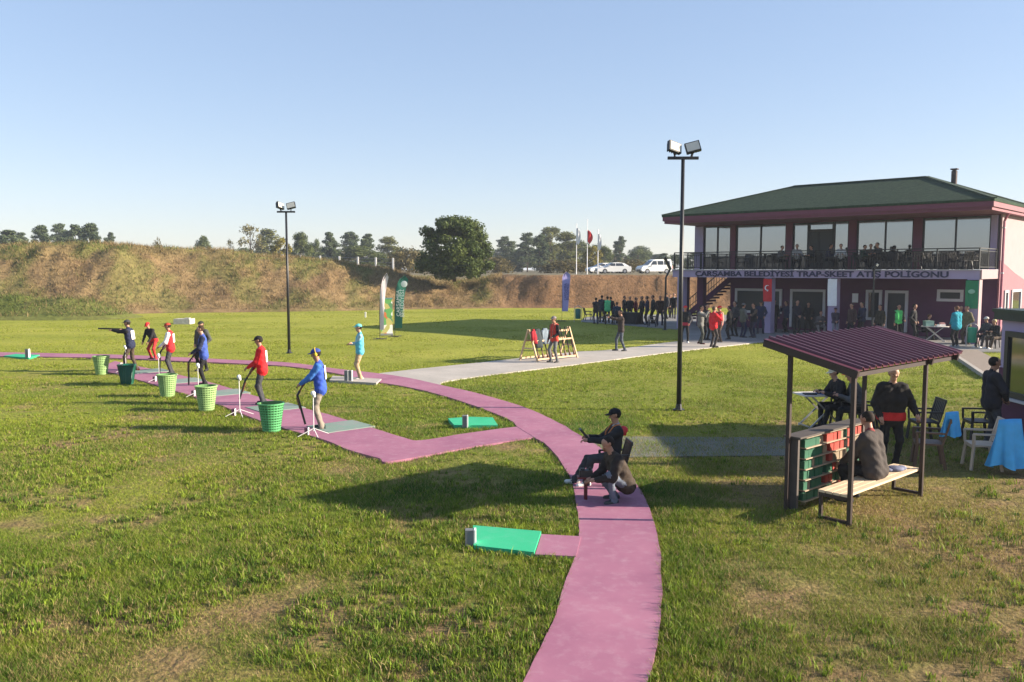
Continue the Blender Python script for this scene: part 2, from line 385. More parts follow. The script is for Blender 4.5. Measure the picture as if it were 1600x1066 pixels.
# grass blades: curved two-triangle blades in tufts, thinner cover further out
def blades1(name, x, y, z, hgt, wid, col, lbl, spread=.5):
    n = len(x); a = rng.random(n) * 6.283; la = rng.random(n) * 6.283; ln = spread * (.25 + rng.random(n)) * hgt
    dx, dy = np.cos(a) * wid / 2, np.sin(a) * wid / 2
    V = np.stack([np.stack([x - dx, y - dy, z - .01], 1), np.stack([x + dx, y + dy, z - .01], 1), np.stack([x + np.cos(la) * ln, y + np.sin(la) * ln, z + hgt], 1)], 1).reshape(-1, 3)
    o = mesh_obj(name, np_mesh(name, V, np.arange(3 * n).reshape(-1, 3), MATS['grass_blade'], np.repeat(col, 3, axis=0))); tag(o, lbl, 'grass', kind='stuff'); return o
def blades(name, x, y, z, hgt, wid, col, lbl, spread=.5):
    n = len(x); a = rng.random(n) * 6.283; la = rng.random(n) * 6.283; ln = spread * rng.random(n) * hgt
    dx, dy = np.cos(a) * wid / 2, np.sin(a) * wid / 2
    lx, ly = np.cos(la) * ln, np.sin(la) * ln
    P0 = np.stack([x - dx, y - dy, z - .01], 1); P1 = np.stack([x + dx, y + dy, z - .01], 1)
    P2 = np.stack([x + lx * .35 + dx * .8, y + ly * .35 + dy * .8, z + hgt * .6], 1); P3 = np.stack([x + lx * .35 - dx * .8, y + ly * .35 - dy * .8, z + hgt * .6], 1)
    P4 = np.stack([x + lx, y + ly, z + hgt * .95], 1)
    V = np.stack([P0, P1, P2, P3, P4], 1).reshape(-1, 3); k = np.arange(n)[:, None] * 5
    Ft = np.concatenate([k + np.array([[0, 1, 2]]), k + np.array([[0, 2, 3]]), k + np.array([[3, 2, 4]])])
    cc = np.repeat(col, 5, axis=0) * np.tile(np.array([.75, .75, 1, 1, 1.1]), n)[:, None]
    o = mesh_obj(name, np_mesh(name, V, Ft, MATS['grass_blade'], cc)); tag(o, lbl, 'grass', kind='stuff'); return o
attr_mat('grass_blade', .6, 1, 0, trans=.30)
def grass(N, y0, y1, pw, hs, ws, name, lbl):
    u = rng.random(N); Yd = (y0 ** pw + u * (y1 ** pw - y0 ** pw)) ** (1 / pw)
    Xd = (rng.random(N) - .5) * Yd * 1.36
    nt_ = N // 5; ci = rng.integers(0, nt_, N)                     # gather into tufts
    tx, ty = Xd[:nt_], Yd[:nt_]
    Xd = tx[ci] + rng.normal(0, .055, N) * (.6 + Yd / 14); Yd = ty[ci] + rng.normal(0, .055, N) * (.6 + Yd / 14)
    tuft_c = rng.random(nt_)[ci]; tuft_h = (.55 + .75 * rng.random(nt_))[ci]
    cv = cover(Xd, Yd); keep = (rng.random(N) < .34 + .66 * cv) & ~on_path(Xd, Yd)
    Xd, Yd, cv, tuft_c, tuft_h = Xd[keep], Yd[keep], cv[keep], tuft_c[keep], tuft_h[keep]; n = len(Xd)
    pv2 = inpoly(Xd, Yd, PV2); t = np.clip(.5 + 1.5 * (vnoise(Xd, Yd, .35, 3, 5) - .5) + .9 * (vnoise(Xd, Yd, 1.3, 3, 51) - .5), 0, 1); eastd = sstep(1.5, 6.0, Xd - (Yd - 7) * .02) * (1 - sstep(14, 26, Yd)); dryp = (rng.random(n) < .10 + .62 * (1 - cv) + .10 * (tuft_c > .8) + .16 * eastd)
    g = np.array([.062, .140, .016])[None] * (1 - t[:, None]) + np.array([.24, .29, .026])[None] * t[:, None]; g = g * (1 - .5 * eastd[:, None]) + np.array([.29, .26, .04]) * .5 * eastd[:, None]
    g = g * (.6 + .75 * tuft_c[:, None])
    far = sstep(14, 40, Yd)[:, None]; g = g * (1 - far) + np.array([.22, .25, .026]) * (.8 + .4 * tuft_c[:, None]) * far
    d = np.array([.36, .27, .12])[None] * (.6 + .6 * rng.random(n))[:, None]
    col = np.where((dryp & (rng.random(n) > .5 * far[:, 0]))[:, None], d, g)
    h = hs * (.45 + .75 * cv) * tuft_h * (.6 + .6 * rng.random(n)) * (1 - .35 * far[:, 0]); wd = ws * (1 + Yd / 13); h = np.where(pv2, (h + .02) * (rng.random(n) < .6), h); h = h * (1.25 - .5 * t)
    blades1(name, Xd, Yd, np.zeros(n) - .01, h, wd, col, lbl, 1.1)
grass(950000, 6.2, 28, -.15, .054, .0052, 'lawn_grass', 'short patchy green and straw lawn grass around the near paths')
grass(260000, 28, 72, -.6, .045, .009, 'field_grass', 'short sunlit yellow green grass of the far shooting field')

# coarser weed tufts standing out of the lawn
NT = 9000; u = rng.random(NT); ty = (6.4 ** .1 + u * (26 ** .1 - 6.4 ** .1)) ** 10; tx = (rng.random(NT) - .5) * ty * 1.34
k = (vnoise(tx, ty, .55, 3, 71) > .5) & ~on_path(tx, ty) & ~inpoly(tx, ty, PV2) & (rng.random(NT) < np.where((tx > 1.5 + ty * .02) & (ty < 15), .35, 1)); tx, ty = tx[k], ty[k]; nb = 16; ts = (.5 + rng.random(len(tx))) * (1 - .4 * sstep(11, 20, ty)); td = np.clip(rng.random(len(tx)) + .5 * sstep(10, 20, ty), 0, 1)
X_ = np.repeat(tx, nb) + rng.normal(0, .035, len(tx) * nb) * np.repeat(ts, nb); Y_ = np.repeat(ty, nb) + rng.normal(0, .035, len(tx) * nb) * np.repeat(ts, nb); td = np.repeat(td, nb)[:, None]; n = len(X_)
k = ~on_path(X_, Y_); col = (np.array([.06, .125, .016]) * (1 - td) + np.array([.22, .29, .03]) * td) * (.7 + .6 * rng.random(n))[:, None]; col = np.where((rng.random(n) < .12)[:, None], np.array([.30, .24, .11]), col)
blades('lawn_weeds', X_[k], Y_[k], np.zeros(k.sum()), (.035 + .05 * rng.random(n)[k]) * np.repeat(ts, nb)[k], .007 * (1 + Y_[k] / 16), col[k], 'coarser dark green weed tufts scattered through the near lawn', 1.0)
# ================================================================== EMBANKMENT + PLATEAU
def lin(x, xp, fp): return np.interp(x, xp, fp)
def emb(x, y):
    foot = lin(x, [-120, -60, -40, -33, -28, -17, -9, 0, 40, 120], [60, 61.5, 63, 64, 66.5, 69.5, 73, 76, 76.5, 80])
    wdt = lin(x, [-120, -40, -30, -17, -9, -6, 0, 3, 120], [10, 10, 9.5, 9, 7.5, 8, 4.6, 3.0, 3.0])
    cr = lin(x, [-120, -60, -44, -38, -30, -26, -22, -17, -12, -9.6, -7, -4, -2, 0, 10, 120], [5.4, 5.4, 5.5, 5.75, 5.35, 5.15, 4.6, 4.2, 3.35, 2.5, 2.1, 2.15, 2.7, 3.02, 3.05, 3.05])
    j = (vnoise(x, y, .25, 4, 21) - .5) * 1.8 * sstep(-4, -10, x)
    t = sstep(0, 1, (y - foot + j) / wdt)
    z = cr * t
    mound = (1.5 + .5 * (vnoise(x, y, .3, 3, 27) - .5)) * np.exp(-((y - 61.0) / 2.1) ** 2) * (1 - sstep(-33, -26.5, x))      # lower green mound at the left
    z = np.maximum(z, mound)
    back = sstep(foot + wdt + 2.5, foot + wdt + 12, y)
    z = z * (1 - back) + 2.95 * back
    lump = (vnoise(x, y, .9, 5, 22) - .5) * .75 * t * (1 - back) * sstep(3, -3, x) + (vnoise(x, y, 1.7, 4, 23) - .5) * .65 * sstep(0.02, .3, t) * (1 - sstep(.85, 1, t))
    mt = np.exp(-((y - 61.0) / 2.1) ** 2) * (1 - sstep(-33, -26.5, x)); return z + lump + (vnoise(x, y, 1.5, 4, 29) - .5) * .6 * mt - .12 * (1 - sstep(0, .08, np.maximum(t, mt * .5))), np.maximum(t, mt * .6 * (mt > .15)), back
ex = np.concatenate([-np.geomspace(2500, 82, 14), np.arange(-80, 40, .4), np.geomspace(41, 2500, 18)])
ey = np.concatenate([np.arange(52, 98, .4), np.arange(98, 140, 3), np.geomspace(142, 3000, 20)])
X, Y = np.meshgrid(ex, ey); x, y = X.ravel(), Y.ravel(); z, t, bk = emb(x, y)
n1 = vnoise(x, y, .45, 4, 31); n2 = np.clip(.5 + 1.6 * (vnoise(x, y, 1.1, 4, 32) - .5), 0, 1)
straw = np.array([.235, .165, .078]); soil = np.array([.145, .092, .05]); grn = np.array([.12, .135, .03])
gmask = np.clip(sstep(.52, .68, n1) * .5 + .9 * sstep(-25, -29, x) * sstep(64, 62.5, y) + .35 * sstep(.8, 1, t) * (x < -2), 0, 1)[:, None]
col = (straw * n2[:, None] + soil * (1 - n2[:, None])); col = col * (1 - gmask) + grn * gmask
cliff = sstep(-3, 1.5, x)[:, None]; col = col * (1 - cliff) + (np.array([.25, .145, .075]) * (1 - n2[:, None]) + np.array([.18, .10, .052]) * n2[:, None]) * cliff
bkc = np.maximum(bk, (x > 0) * sstep(.97, 1, t))[:, None]; top = np.array([.16, .14, .09]) * (.8 + .4 * n2[:, None]); col = col * (1 - bkc) + top * bkc
nx, ny = len(ex), len(ey); idx = np.arange(nx * ny).reshape(ny, nx)
Fq = np.stack([idx[:-1, :-1], idx[:-1, 1:], idx[1:, 1:], idx[1:, :-1]], -1).reshape(-1, 4)
zc = z.reshape(ny, nx); hide = (zc[:-1, :-1] < -.1) & (zc[1:, 1:] < -.1)
Fq = Fq[~hide.ravel()]
tag(mesh_obj('embankment', np_mesh('embankment', np.stack([x, y, z], 1), Fq, attr_mat('embankment_earth', .95, 3.0, .35, 1.0, 6), col, True)), kind='structure')
# dry weeds on the bank
N = 150000; wx = rng.uniform(-62, -1, N); wy = rng.uniform(54, 88, N); wz, wt, wb = emb(wx, wy)
tc_ = vnoise(wx, wy, .8, 3, 41); k = (wt > .05) & (wb < .5) & (rng.random(N) < .25 + .9 * tc_)
wx, wy, wz, tc_ = wx[k], wy[k], wz[k], tc_[k]; n = len(wx); gm = (sstep(.52, .68, vnoise(wx, wy, .45, 4, 31)) * .5 + .6 * (wx < -27) * (wy < 63) > rng.random(n))
col = np.where(gm[:, None], np.array([.10, .135, .03]), np.array([.26, .19, .088])) * (.45 + .95 * rng.random(n))[:, None]
blades1('dry_weeds', wx, wy, wz, (.12 + .30 * rng.random(n)) * (.4 + 1.1 * tc_), np.full(n, .045), col, 'dry straw coloured weeds covering the long embankment', 1.1)
N = 9000; wx = rng.uniform(-2, 34, N); wy = rng.uniform(75, 84, N); wz, wt, wb = emb(wx, wy); k = (wt > .05) & (wt < .99) & (rng.random(N) < .5)
wx, wy, wz = wx[k], wy[k], wz[k]; n = len(wx)
blades1('bank_weeds', wx, wy, wz, .06 + .16 * rng.random(n), np.full(n, .05), np.array([.26, .17, .08]) * (.5 + .8 * rng.random(n))[:, None], 'sparse brown weeds on the steep earth cut', 1.2)

# ================================================================== TREES
m_bark = mat('bark', (.09, .065, .045), .9, .3, 4)
attr_mat('leaf', .6, 1, 0, trans=.3)
def crown_mesh(name, H, Wd, z0, n, leaf, c1, c2, kind, seed):
    r = np.random.default_rng(seed); cl = []; 
    nc = 120 if kind == 'bush' else 60
    for i in range(nc):
        u = r.random(); 
        if kind == 'pine':
            hz = z0 + (H - z0) * (.05 + .93 * u); rad = Wd / 2 * (1.05 - .75 * u ** 1.6) * r.random() ** .5
            cr = (.35 + .3 * r.random()) * Wd * .34; fl = .55
        elif kind == 'poplar':
            hz = z0 + (H - z0) * u; rad = Wd / 2 * math.sin(math.pi * (.12 + .83 * u)) ** .7 * r.random() ** .5; cr = Wd * .2; fl = 1.2
        else:
            hz = z0 + (H - z0) * u; rad = Wd / 2 * math.sqrt(max(.02, 1 - (2 * u - .86) ** 2 / 1.35)) * r.random() ** .38 * (1 + .16 * (r.random() - .4)); cr = Wd * (.085 + .06 * r.random()) * (1.35 if kind == 'round' else 1); fl = .85
        a = r.random() * 6.283; cl.append((rad * math.cos(a), rad * math.sin(a), hz, cr, fl, r.random()))
    cl = np.array(cl); ci = r.integers(0, nc, n); c = cl[ci]
    d = r.normal(size=(n, 3)); d /= np.linalg.norm(d, axis=1)[:, None]; rr = r.random(n) ** .45
    P = c[:, :3] + d * (c[:, 3] * rr)[:, None] * np.stack([np.ones(n), np.ones(n), c[:, 4]], 1)
    nrm = d * .6 + r.normal(size=(n, 3)) * .55 + np.array([0, 0, .35]); nrm /= np.linalg.norm(nrm, axis=1)[:, None]
    up = r.normal(size=(n, 3)); ta = np.cross(nrm, up); ta /= np.linalg.norm(ta, axis=1)[:, None]; tb = np.cross(nrm, ta)
    s = leaf * (.6 + .8 * r.random(n))[:, None]
    V = np.stack([P - ta * s, P + tb * s * .55, P + ta * s, P - tb * s * .55], 1).reshape(-1, 3)
    Fc = np.arange(4 * n).reshape(-1, 4)
    mix = np.clip(c[:, 5] * .7 + .3 * r.random(n), 0, 1)[:, None]; col = np.array(c1) * (1 - mix) + np.array(c2) * mix
    col *= (.8 + .4 * r.random(n))[:, None]
    return np_mesh(name, V, Fc, MATS['leaf'], np.repeat(col, 4, 0)), cl
def tree_proto(H, Wd, z0, n, leaf, c1, c2, kind, seed, tr=.16):
    me, cl = crown_mesh('crown', H, Wd, z0, n, leaf, c1, c2, kind, seed)
    r = random.Random(seed); mb = MB()
    mb.tube([(0, 0, -.3), (r.uniform(-.1, .1), r.uniform(-.1, .1), H * .35), (r.uniform(-.2, .2), r.uniform(-.2, .2), H * .85)], [tr, tr * .75, tr * .15], 7)
    for c in cl[:14]:
        b = max(z0 * .7, c[2] * .6); mb.tube([(0, 0, b), (c[0] * .5, c[1] * .5, b + (c[2] - b) * .65), (c[0], c[1], c[2])], [tr * .4, tr * .25, tr * .06], 5)
    return me, mb.mesh('trunk', m_bark, True)
PR = {}
PR['bush'] = tree_proto(6.6, 7.3, .4, 30000, .15, (.035, .060, .014), (.12, .15, .040), 'bush', 1, .22)
for i in range(3): PR['pine%d' % i] = tree_proto(10, 5.2, 1.6, 9000, .19, (.05, .075, .038), (.11, .14, .062), 'pine', 10 + i, .17)
for i in range(3): PR['round%d' % i] = tree_proto(9, 7, .8, 9500, .19, (.06, .085, .028), (.14, .165, .05), 'round', 20 + i)
for i in range(2): PR['poplar%d' % i] = tree_proto(11, 3.6, .8, 6500, .17, (.08, .10, .028), (.20, .20, .045), 'poplar', 30 + i)
PR['yellow0'] = tree_proto(8, 5, .8, 3000, .25, (.13, .12, .02), (.24, .20, .03), 'round', 40)
PR['scrub0'] = tree_proto(4, 6.5, .1, 2600, .22, (.09, .075, .03), (.17, .14, .05), 'round', 41, .08)
PR['bare0'] = tree_proto(9, 5, 1.5, 700, .22, (.13, .12, .05), (.20, .18, .08), 'round', 43, .15)
def tree(kind, px, ptop, pbase, Y, wpx, label, zb=None, group='trees beyond the embankment'):
    b = A(px, pbase, Y); zb = b.z if zb is None else zb
    top = A(px, ptop, Y).z; H0 = {'bush': 6.6, 'pine': 10, 'roun': 9, 'popl': 11, 'yell': 8, 'scru': 4, 'bare': 9}[kind[:4]]
    W0 = {'bush': 7.3, 'pine': 5.2, 'roun': 7, 'popl': 3.6, 'yell': 5, 'scru': 6.5, 'bare': 5}[kind[:4]]
    sz = (top - zb) / H0; sx = (wpx * Y / F) / W0
    r = empty('tree', (b.x, Y, zb), random.random() * 6.28); r.scale = (sx, sx, sz)
    cm, tm = PR[kind]
    mesh_obj('crown', cm, r); mesh_obj('trunk', tm, r)
    tag(r, label, 'tree', group); return r
tree('bush', 710, 345, 436, 79.5, 112, 'large dense dark green bushy tree at the dip in the embankment', group=None)
TL = [('pine0', 14, 360, 58, 'pine at the very left edge above the bank'), ('pine1', 32, 364, 40, 'small pine next to the left edge pine'),
 ('pine2', 66, 354, 36, 'leftmost pine of the left clump'), ('pine0', 97, 350, 42, 'tall pine in the middle of the left clump'), ('pine1', 120, 352, 44, 'wide pine right of the middle of the left clump'),
 ('pine2', 143, 351, 40, 'second last pine of the left clump'), ('pine1', 174, 364, 24, 'small dark pine ending the left clump'),
 ('round0', 318, 372, 30, 'low green tree standing alone above the bank crest'), ('scrub0', 247, 380, 18, 'tiny shrub on the skyline left of the lone low tree'), ('bare0', 361, 376, 14, 'thin dark bare tree on the skyline'),
 ('bare0', 393, 354, 42, 'pale sparse tree left of the far lamp post'), ('poplar0', 418, 360, 40, 'pale green poplar just left of the far lamp post'), ('yellow0', 440, 374, 32, 'yellowish tree behind the far lamp post'),
 ('round1', 471, 368, 34, 'round dark tree just right of the far lamp post'), ('round2', 494, 377, 26, 'small tree between the far lamp post and the pines'),
 ('pine0', 516, 363, 32, 'first tall pine of the middle grove'), ('pine2', 548, 364, 40, 'second pine of the middle grove'), ('pine1', 574, 366, 34, 'third pine of the middle grove'),
 ('round0', 562, 386, 80, 'broad leafy tree below the middle grove pines'), ('poplar1', 607, 372, 34, 'pale poplar at the right end of the middle grove'), ('scrub0', 636, 392, 60, 'yellow brown thicket left of the big bushy tree'),
 ('pine1', 790, 370, 40, 'first dark pine right of the big bushy tree'), ('pine0', 824, 364, 36, 'second dark pine right of the big bushy tree'), ('pine2', 843, 368, 30, 'third dark pine right of the big bushy tree'),
 ('poplar0', 860, 357, 42, 'tall poplar left of the flag poles'), ('poplar1', 886, 365, 40, 'broad poplar behind the white flag pole'), ('yellow0', 926, 386, 30, 'yellow tree behind the flag poles'),
 ('round1', 905, 380, 44, 'green tree behind the red flag pole'), ('scrub0', 775, 404, 50, 'rust coloured shrub at the foot of the dark pines'), ('round2', 815, 392, 60, 'leafy understorey tree below the dark pines'),
 ('pine1', 969, 370, 26, 'single tall conifer above the white sedan'), ('round0', 945, 388, 30, 'dark tree left of the tall conifer'), ('round2', 998, 391, 40, 'round green tree right of the tall conifer'),
 ('pine0', 1036, 396, 32, 'small conifer left of the clubhouse'), ('round1', 1055, 400, 34, 'low tree touching the clubhouse balcony'), ('round2', 1085, 398, 34, 'low tree seen behind the balcony end'), ('scrub0', 985, 408, 60, 'olive thicket behind the parked cars'), ('scrub0', 880, 408, 70, 'olive thicket at the foot of the poplars')]
for i, (k, px, pt, wp, lb) in enumerate(TL):
    Y = {'s': 128, 'b': 150, 'y': 140}.get(k[0], 150 + (i * 37) % 60)
    tree(k, px, pt, 424.8, Y, wp, lb + ', in the far tree line', zb=2.9)
for i in range(20):
    px = 382 + i * 34 + random.uniform(-8, 8)
    tree(['round1', 'pine2', 'round0', 'poplar0', 'round2', 'scrub0'][i % 6], px, 388 + random.uniform(-5, 12), 424, 225 + (i * 23) % 60, 46, ORD[i % 17] + (' ' if i < 17 else ' extra ') + 'hazy tree from the left in the farthest row behind the tree line', zb=2.9, group='farthest row of trees')
# fence of white posts beyond the bank
fr = empty('wire_fence', A(410, 412, 118)); fl = fr.location.copy(); tops = []
for i, px in enumerate([384, 412, 441, 470, 500, 530, 559, 587, 614]):
    Yp = 118 - i * 1.2; tp = A(px, 396 + i * .9, Yp) - fl; bz = 2.7 - fl.z
    MB().box((tp.x, tp.y, (tp.z + bz) / 2), (.22, .2, tp.z - bz)).build('post', mat('white_post', (.72, .70, .66), .8), fr); tops.append(tp)
for dz in (.15, .6, 1.05):
    mb = MB()
    for a, b in zip(tops, tops[1:]): mb.cyl(a - Vector((0, 0, dz)), b - Vector((0, 0, dz)), .018, n=4)
    mb.build('wire', mat('wire', (.3, .3, .3), .5, metal=.8), fr)
tag(fr, 'wire fence on pale concrete posts beyond the embankment crest', 'fence')
o = MB().box((0, 0, .16), (1.05, .9, .34)).box((.3, -.2, .36), (.3, .3, .08)).build('trap_cover', mat('old_concrete', (.42, .40, .36), .9, .2)); o.location = G(288, 506); tag(o, 'low pale concrete box on the far field left of the lamp post', 'box')
o = MB().box((0, 0, .15), (.10, .10, .36)).box((0, 0, .36), (.12, .12, .06), mi=0).build('marker_post', MATS['white_trim']); o.location = G(571, 496); tag(o, 'tiny pale marker post on the far field above the judge', 'marker')
# ================================================================== TEXT
def text_obj(s, size, material, parent, M, name='lettering', ext=.01, off=0.0, sx=1.0, align='CENTER', width=None):
    cu = bpy.data.curves.new('t', 'FONT'); cu.body = s; cu.size = size; cu.extrude = ext; cu.offset = off; cu.align_x = align; cu.align_y = 'CENTER'
    t = bpy.data.objects.new('t', cu); C.objects.link(t); bpy.context.view_layer.update()
    me = bpy.data.meshes.new_from_object(t.evaluated_get(bpy.context.evaluated_depsgraph_get()))
    bpy.data.objects.remove(t); me.materials.clear(); me.materials.append(material); me.name = name
    if width:
        xs_ = [v.co.x for v in me.vertices]; sx = width / (max(xs_) - min(xs_))
    me.transform(M @ Matrix.Diagonal((sx, 1, 1, 1)))
    return mesh_obj(name, me, parent)
# ================================================================== CLUBHOUSE   (local x: along the facade, right end 0, left end negative; y: inwards)
BO = Vector((21.68, 38.7, 0)); BA = R(-43)
bxv = Vector((math.cos(BA), math.sin(BA), 0)); byv = Vector((-math.sin(BA), math.cos(BA), 0))
def bx(px, v):                       # facade coordinate of an image column on the plane y=v
    k = (px - 800) / F; b = BO + byv * v
    return (k * b.y - b.x) / (bxv.x - k * bxv.y)
def bw(x, y, z=0): p = BO + bxv * x + byv * y; return Vector((p.x, p.y, z))
club = empty('clubhouse', BO, BA)
m_lil = mat('lilac_plaster', (.36, .29, .44), .85, .05, 2, bump=.1)
m_pale = mat('pale_pink_plaster', (.32, .225, .235), .85, .05, 2, bump=.1)
m_rose = mat('rose_plaster', (.25, .108, .13), .85, .06, 2, bump=.1)
m_plum = mat('plum_plaster', (.085, .022, .065), .8, .1, 2, bump=.1)
m_mar = mat('maroon_trim', (.15, .04, .075), .7, .08, 2)
m_frame = mat('dark_frame', (.02, .022, .026), .45, 0)
m_white = mat('white_frame', (.50, .48, .50), .6, .04)
m_glass = mat('solar_glass', (.26, .28, .30), .06, 0, metal=1.0)
m_dglass = mat('dark_glass', (.03, .035, .04), .05, 0, spec=.8)
m_iron = mat('dark_iron', (.018, .018, .02), .5, .1)
SZ = 3.5; V1 = 3.3; XL = -16.9; GL = -14.45
# ground floor and upper floor walls
mb = MB(); mb.box(((GL) / 2, V1 + 3.35, 1.53), (-GL, 6.7, 3.06)); mb.build('lower_wall', m_plum, club)
mb = MB(); mb.box((XL / 2, V1 + 3.35, 4.85), (-XL - .02, 6.6, 2.66)); mb.build('upper_core', mat('interior_grey', (.12, .11, .12), .8), club)
# sunlit gable-side wall: pale above, rose below a slanting paint line
Mx = Matrix.Identity(3)
def sidewall(poly, x0, x1, name, m):
    mb = MB(); mb.extr(poly, lambda p: (x0, p[0], p[1]), lambda p: (x1, p[0], p[1])); return mb.build(name, m, club)
sidewall([(V1 - .04, 0), (10.0, 0), (10.0, 2.7), (6.3, 3.3), (V1 - .04, 3.95)], 0.02, .10, 'side_wall_rose', m_rose)
sidewall([(V1 - .04, 3.96), (6.3, 3.31), (10.0, 2.71), (10.0, 6.2), (V1 - .04, 6.2)], 0.02, .10, 'side_wall_pale', m_pale)
for (y0, y1, z0, z1) in ((4.35, 4.85, .9, 2.35), (5.8, 7.6, .9, 2.35)):
    f = MB(); 
    for c, d in (((.13, (y0 + y1) / 2, z1 + .06), (.08, y1 - y0 + .24, .12)), ((.13, (y0 + y1) / 2, z0 - .06), (.1, y1 - y0 + .24, .12)), ((.13, y0 - .06, (z0 + z1) / 2), (.08, .12, z1 - z0)), ((.13, y1 + .06, (z0 + z1) / 2), (.08, .12, z1 - z0))): f.box(c, d)
    fo = f.build('window', m_white, club); MB().box((.115, (y0 + y1) / 2, (z0 + z1) / 2), (.02, y1 - y0, z1 - z0)).build('pane', m_glass, fo)
# slab, fascia sign and balcony floor
XB = -16.5
mb = MB(); mb.box((XB / 2, V1 / 2, 3.28), (-XB, V1 - .02, .44)); mb.build('balcony_slab', m_lil, club)
MB().box((XB / 2, -.035, 3.49), (-XB + .06, .07, .035)).build('slab_drip_edge', m_white, club)
MB().box((.045, V1 / 2 - .1, 3.28), (.09, V1 - .25, .44)).build('slab_side_sun_tint', m_pale, club)  # end of the lilac slab, sunlight put into the colour as pale pink
# front pillars
for px, wd in ((1062, .36), (1199, .40), (1300, .42), (1521, .5)):
    x = bx(px, 0) if px != 1521 else -.25
    MB().box((x, .25, 1.53), (wd, .5, 3.06)).build('pillar', m_lil, club)
for px in (1070, 1096):
    x = bx(px, 2.6); MB().box((x, 2.6, 1.53), (.42, .42, 3.06)).build('pillar', m_plum, club)
MB().box((.008, .25, 1.53), (.02, .5, 3.06)).build('pillar_sun_tint', m_pale, club)  # sun side of the lilac pillar, its lit look painted as pale pink
# sign
Mt = Matrix.Translation((0, -.004, 3.27)) @ Matrix.Rotation(R(90), 4, 'X')
xl, xr = bx(1086, 0), bx(1480, 0)
text_obj('ÇARŞAMBA BELEDİYESİ TRAP-SKEET ATIŞ POLİGONU', .40, mat('navy_letters', (.015, .015, .06), .5, 0), club, Matrix.Translation(((xl + xr) / 2, -.02, 3.255)) @ Matrix.Rotation(R(90), 4, 'X'), ext=.02, off=.010, width=xr - xl)
# upper glazing
zt = 6.16
def glass(p0, p1, mull=None, z0=SZ + .04, z1=zt):
    x0, x1 = bx(p0, V1), bx(p1, V1)
    f = MB(); xm = (x0 + x1) / 2; wd = x1 - x0
    f.box((xm, V1 - .05, z1 - .04), (wd, .1, .08)); f.box((xm, V1 - .05, z0 + .04), (wd, .1, .08)); f.box((xm, V1 - .05, z0 + .72), (wd - .13, .1, .06))
    cols = [x0 + .035, x1 - .035] + [bx(m_, V1) for m_ in (mull or [])]
    for c in cols: f.box((c, V1 - .052, (z0 + z1) / 2), (.07, .1, z1 - z0 - .16))
    fo = f.build('window', m_frame, club)
    cs = sorted(cols)
    for a, b in zip(cs, cs[1:]):
        MB().box(((a + b) / 2, V1 - .03, (z0 + z1) / 2 + .36), (b - a - .06, .02, z1 - z0 - .8)).build('pane', m_glass, fo)
        MB().box(((a + b) / 2, V1 - .03, z0 + .38), (b - a - .06, .02, .62)).build('pane', m_dglass, fo)
glass(1099, 1141, [1120]); glass(1149, 1227, [1187]); glass(1237, 1261); glass(1300, 1324); glass(1336, 1424, [1380]); glass(1438, 1544, [1489])
# open balcony door with a dark sheet painting in the unlit room
x0, x1 = bx(1261, V1), bx(1300, V1); d = MB()
d.box(((x0 + x1) / 2, V1 - .05, zt - .04), (x1 - x0, .1, .08)).box(((x0 + x1) / 2, V1 - .05, 5.72), (x1 - x0, .1, .07))
d.box((x0 + .04, V1 - .05, 4.8), (.08, .1, 2.4)).box((x1 - .04, V1 - .05, 4.8), (.08, .1, 2.4)).box(((x0 * .6 + x1 * .4), V1 - .05, 4.6), (.07, .1, 2.1))
do = d.build('balcony_door', m_frame, club); MB().box(((x0 + x1) / 2, V1 - .03, 5.92), (x1 - x0 - .16, .02, .3)).build('pane', m_glass, do)
MB().box(((x0 + x1) / 2, V1 - .025, 4.6), (x1 - x0 - .16, .02, 2.1)).build('room_shade_sheet', mat('room_shade_paint', (.035, .04, .045), .5, 0), do)
for a, b, m_ in ((1086, 1099, m_lil), (1141, 1149, m_mar), (1227, 1237, m_mar), (1324, 1336, m_mar), (1424, 1438, m_mar), (1544, 1553.5, m_lil)):
    x0, x1 = bx(a, V1), bx(b, V1); MB().box(((x0 + x1) / 2, V1 - .09, 4.84), (x1 - x0, .2, 2.66)).build('pier', m_, club)
MB().box((XL / 2, V1 - .06, 6.25), (-XL + .02, .14, .18)).build('lintel', m_mar, club)
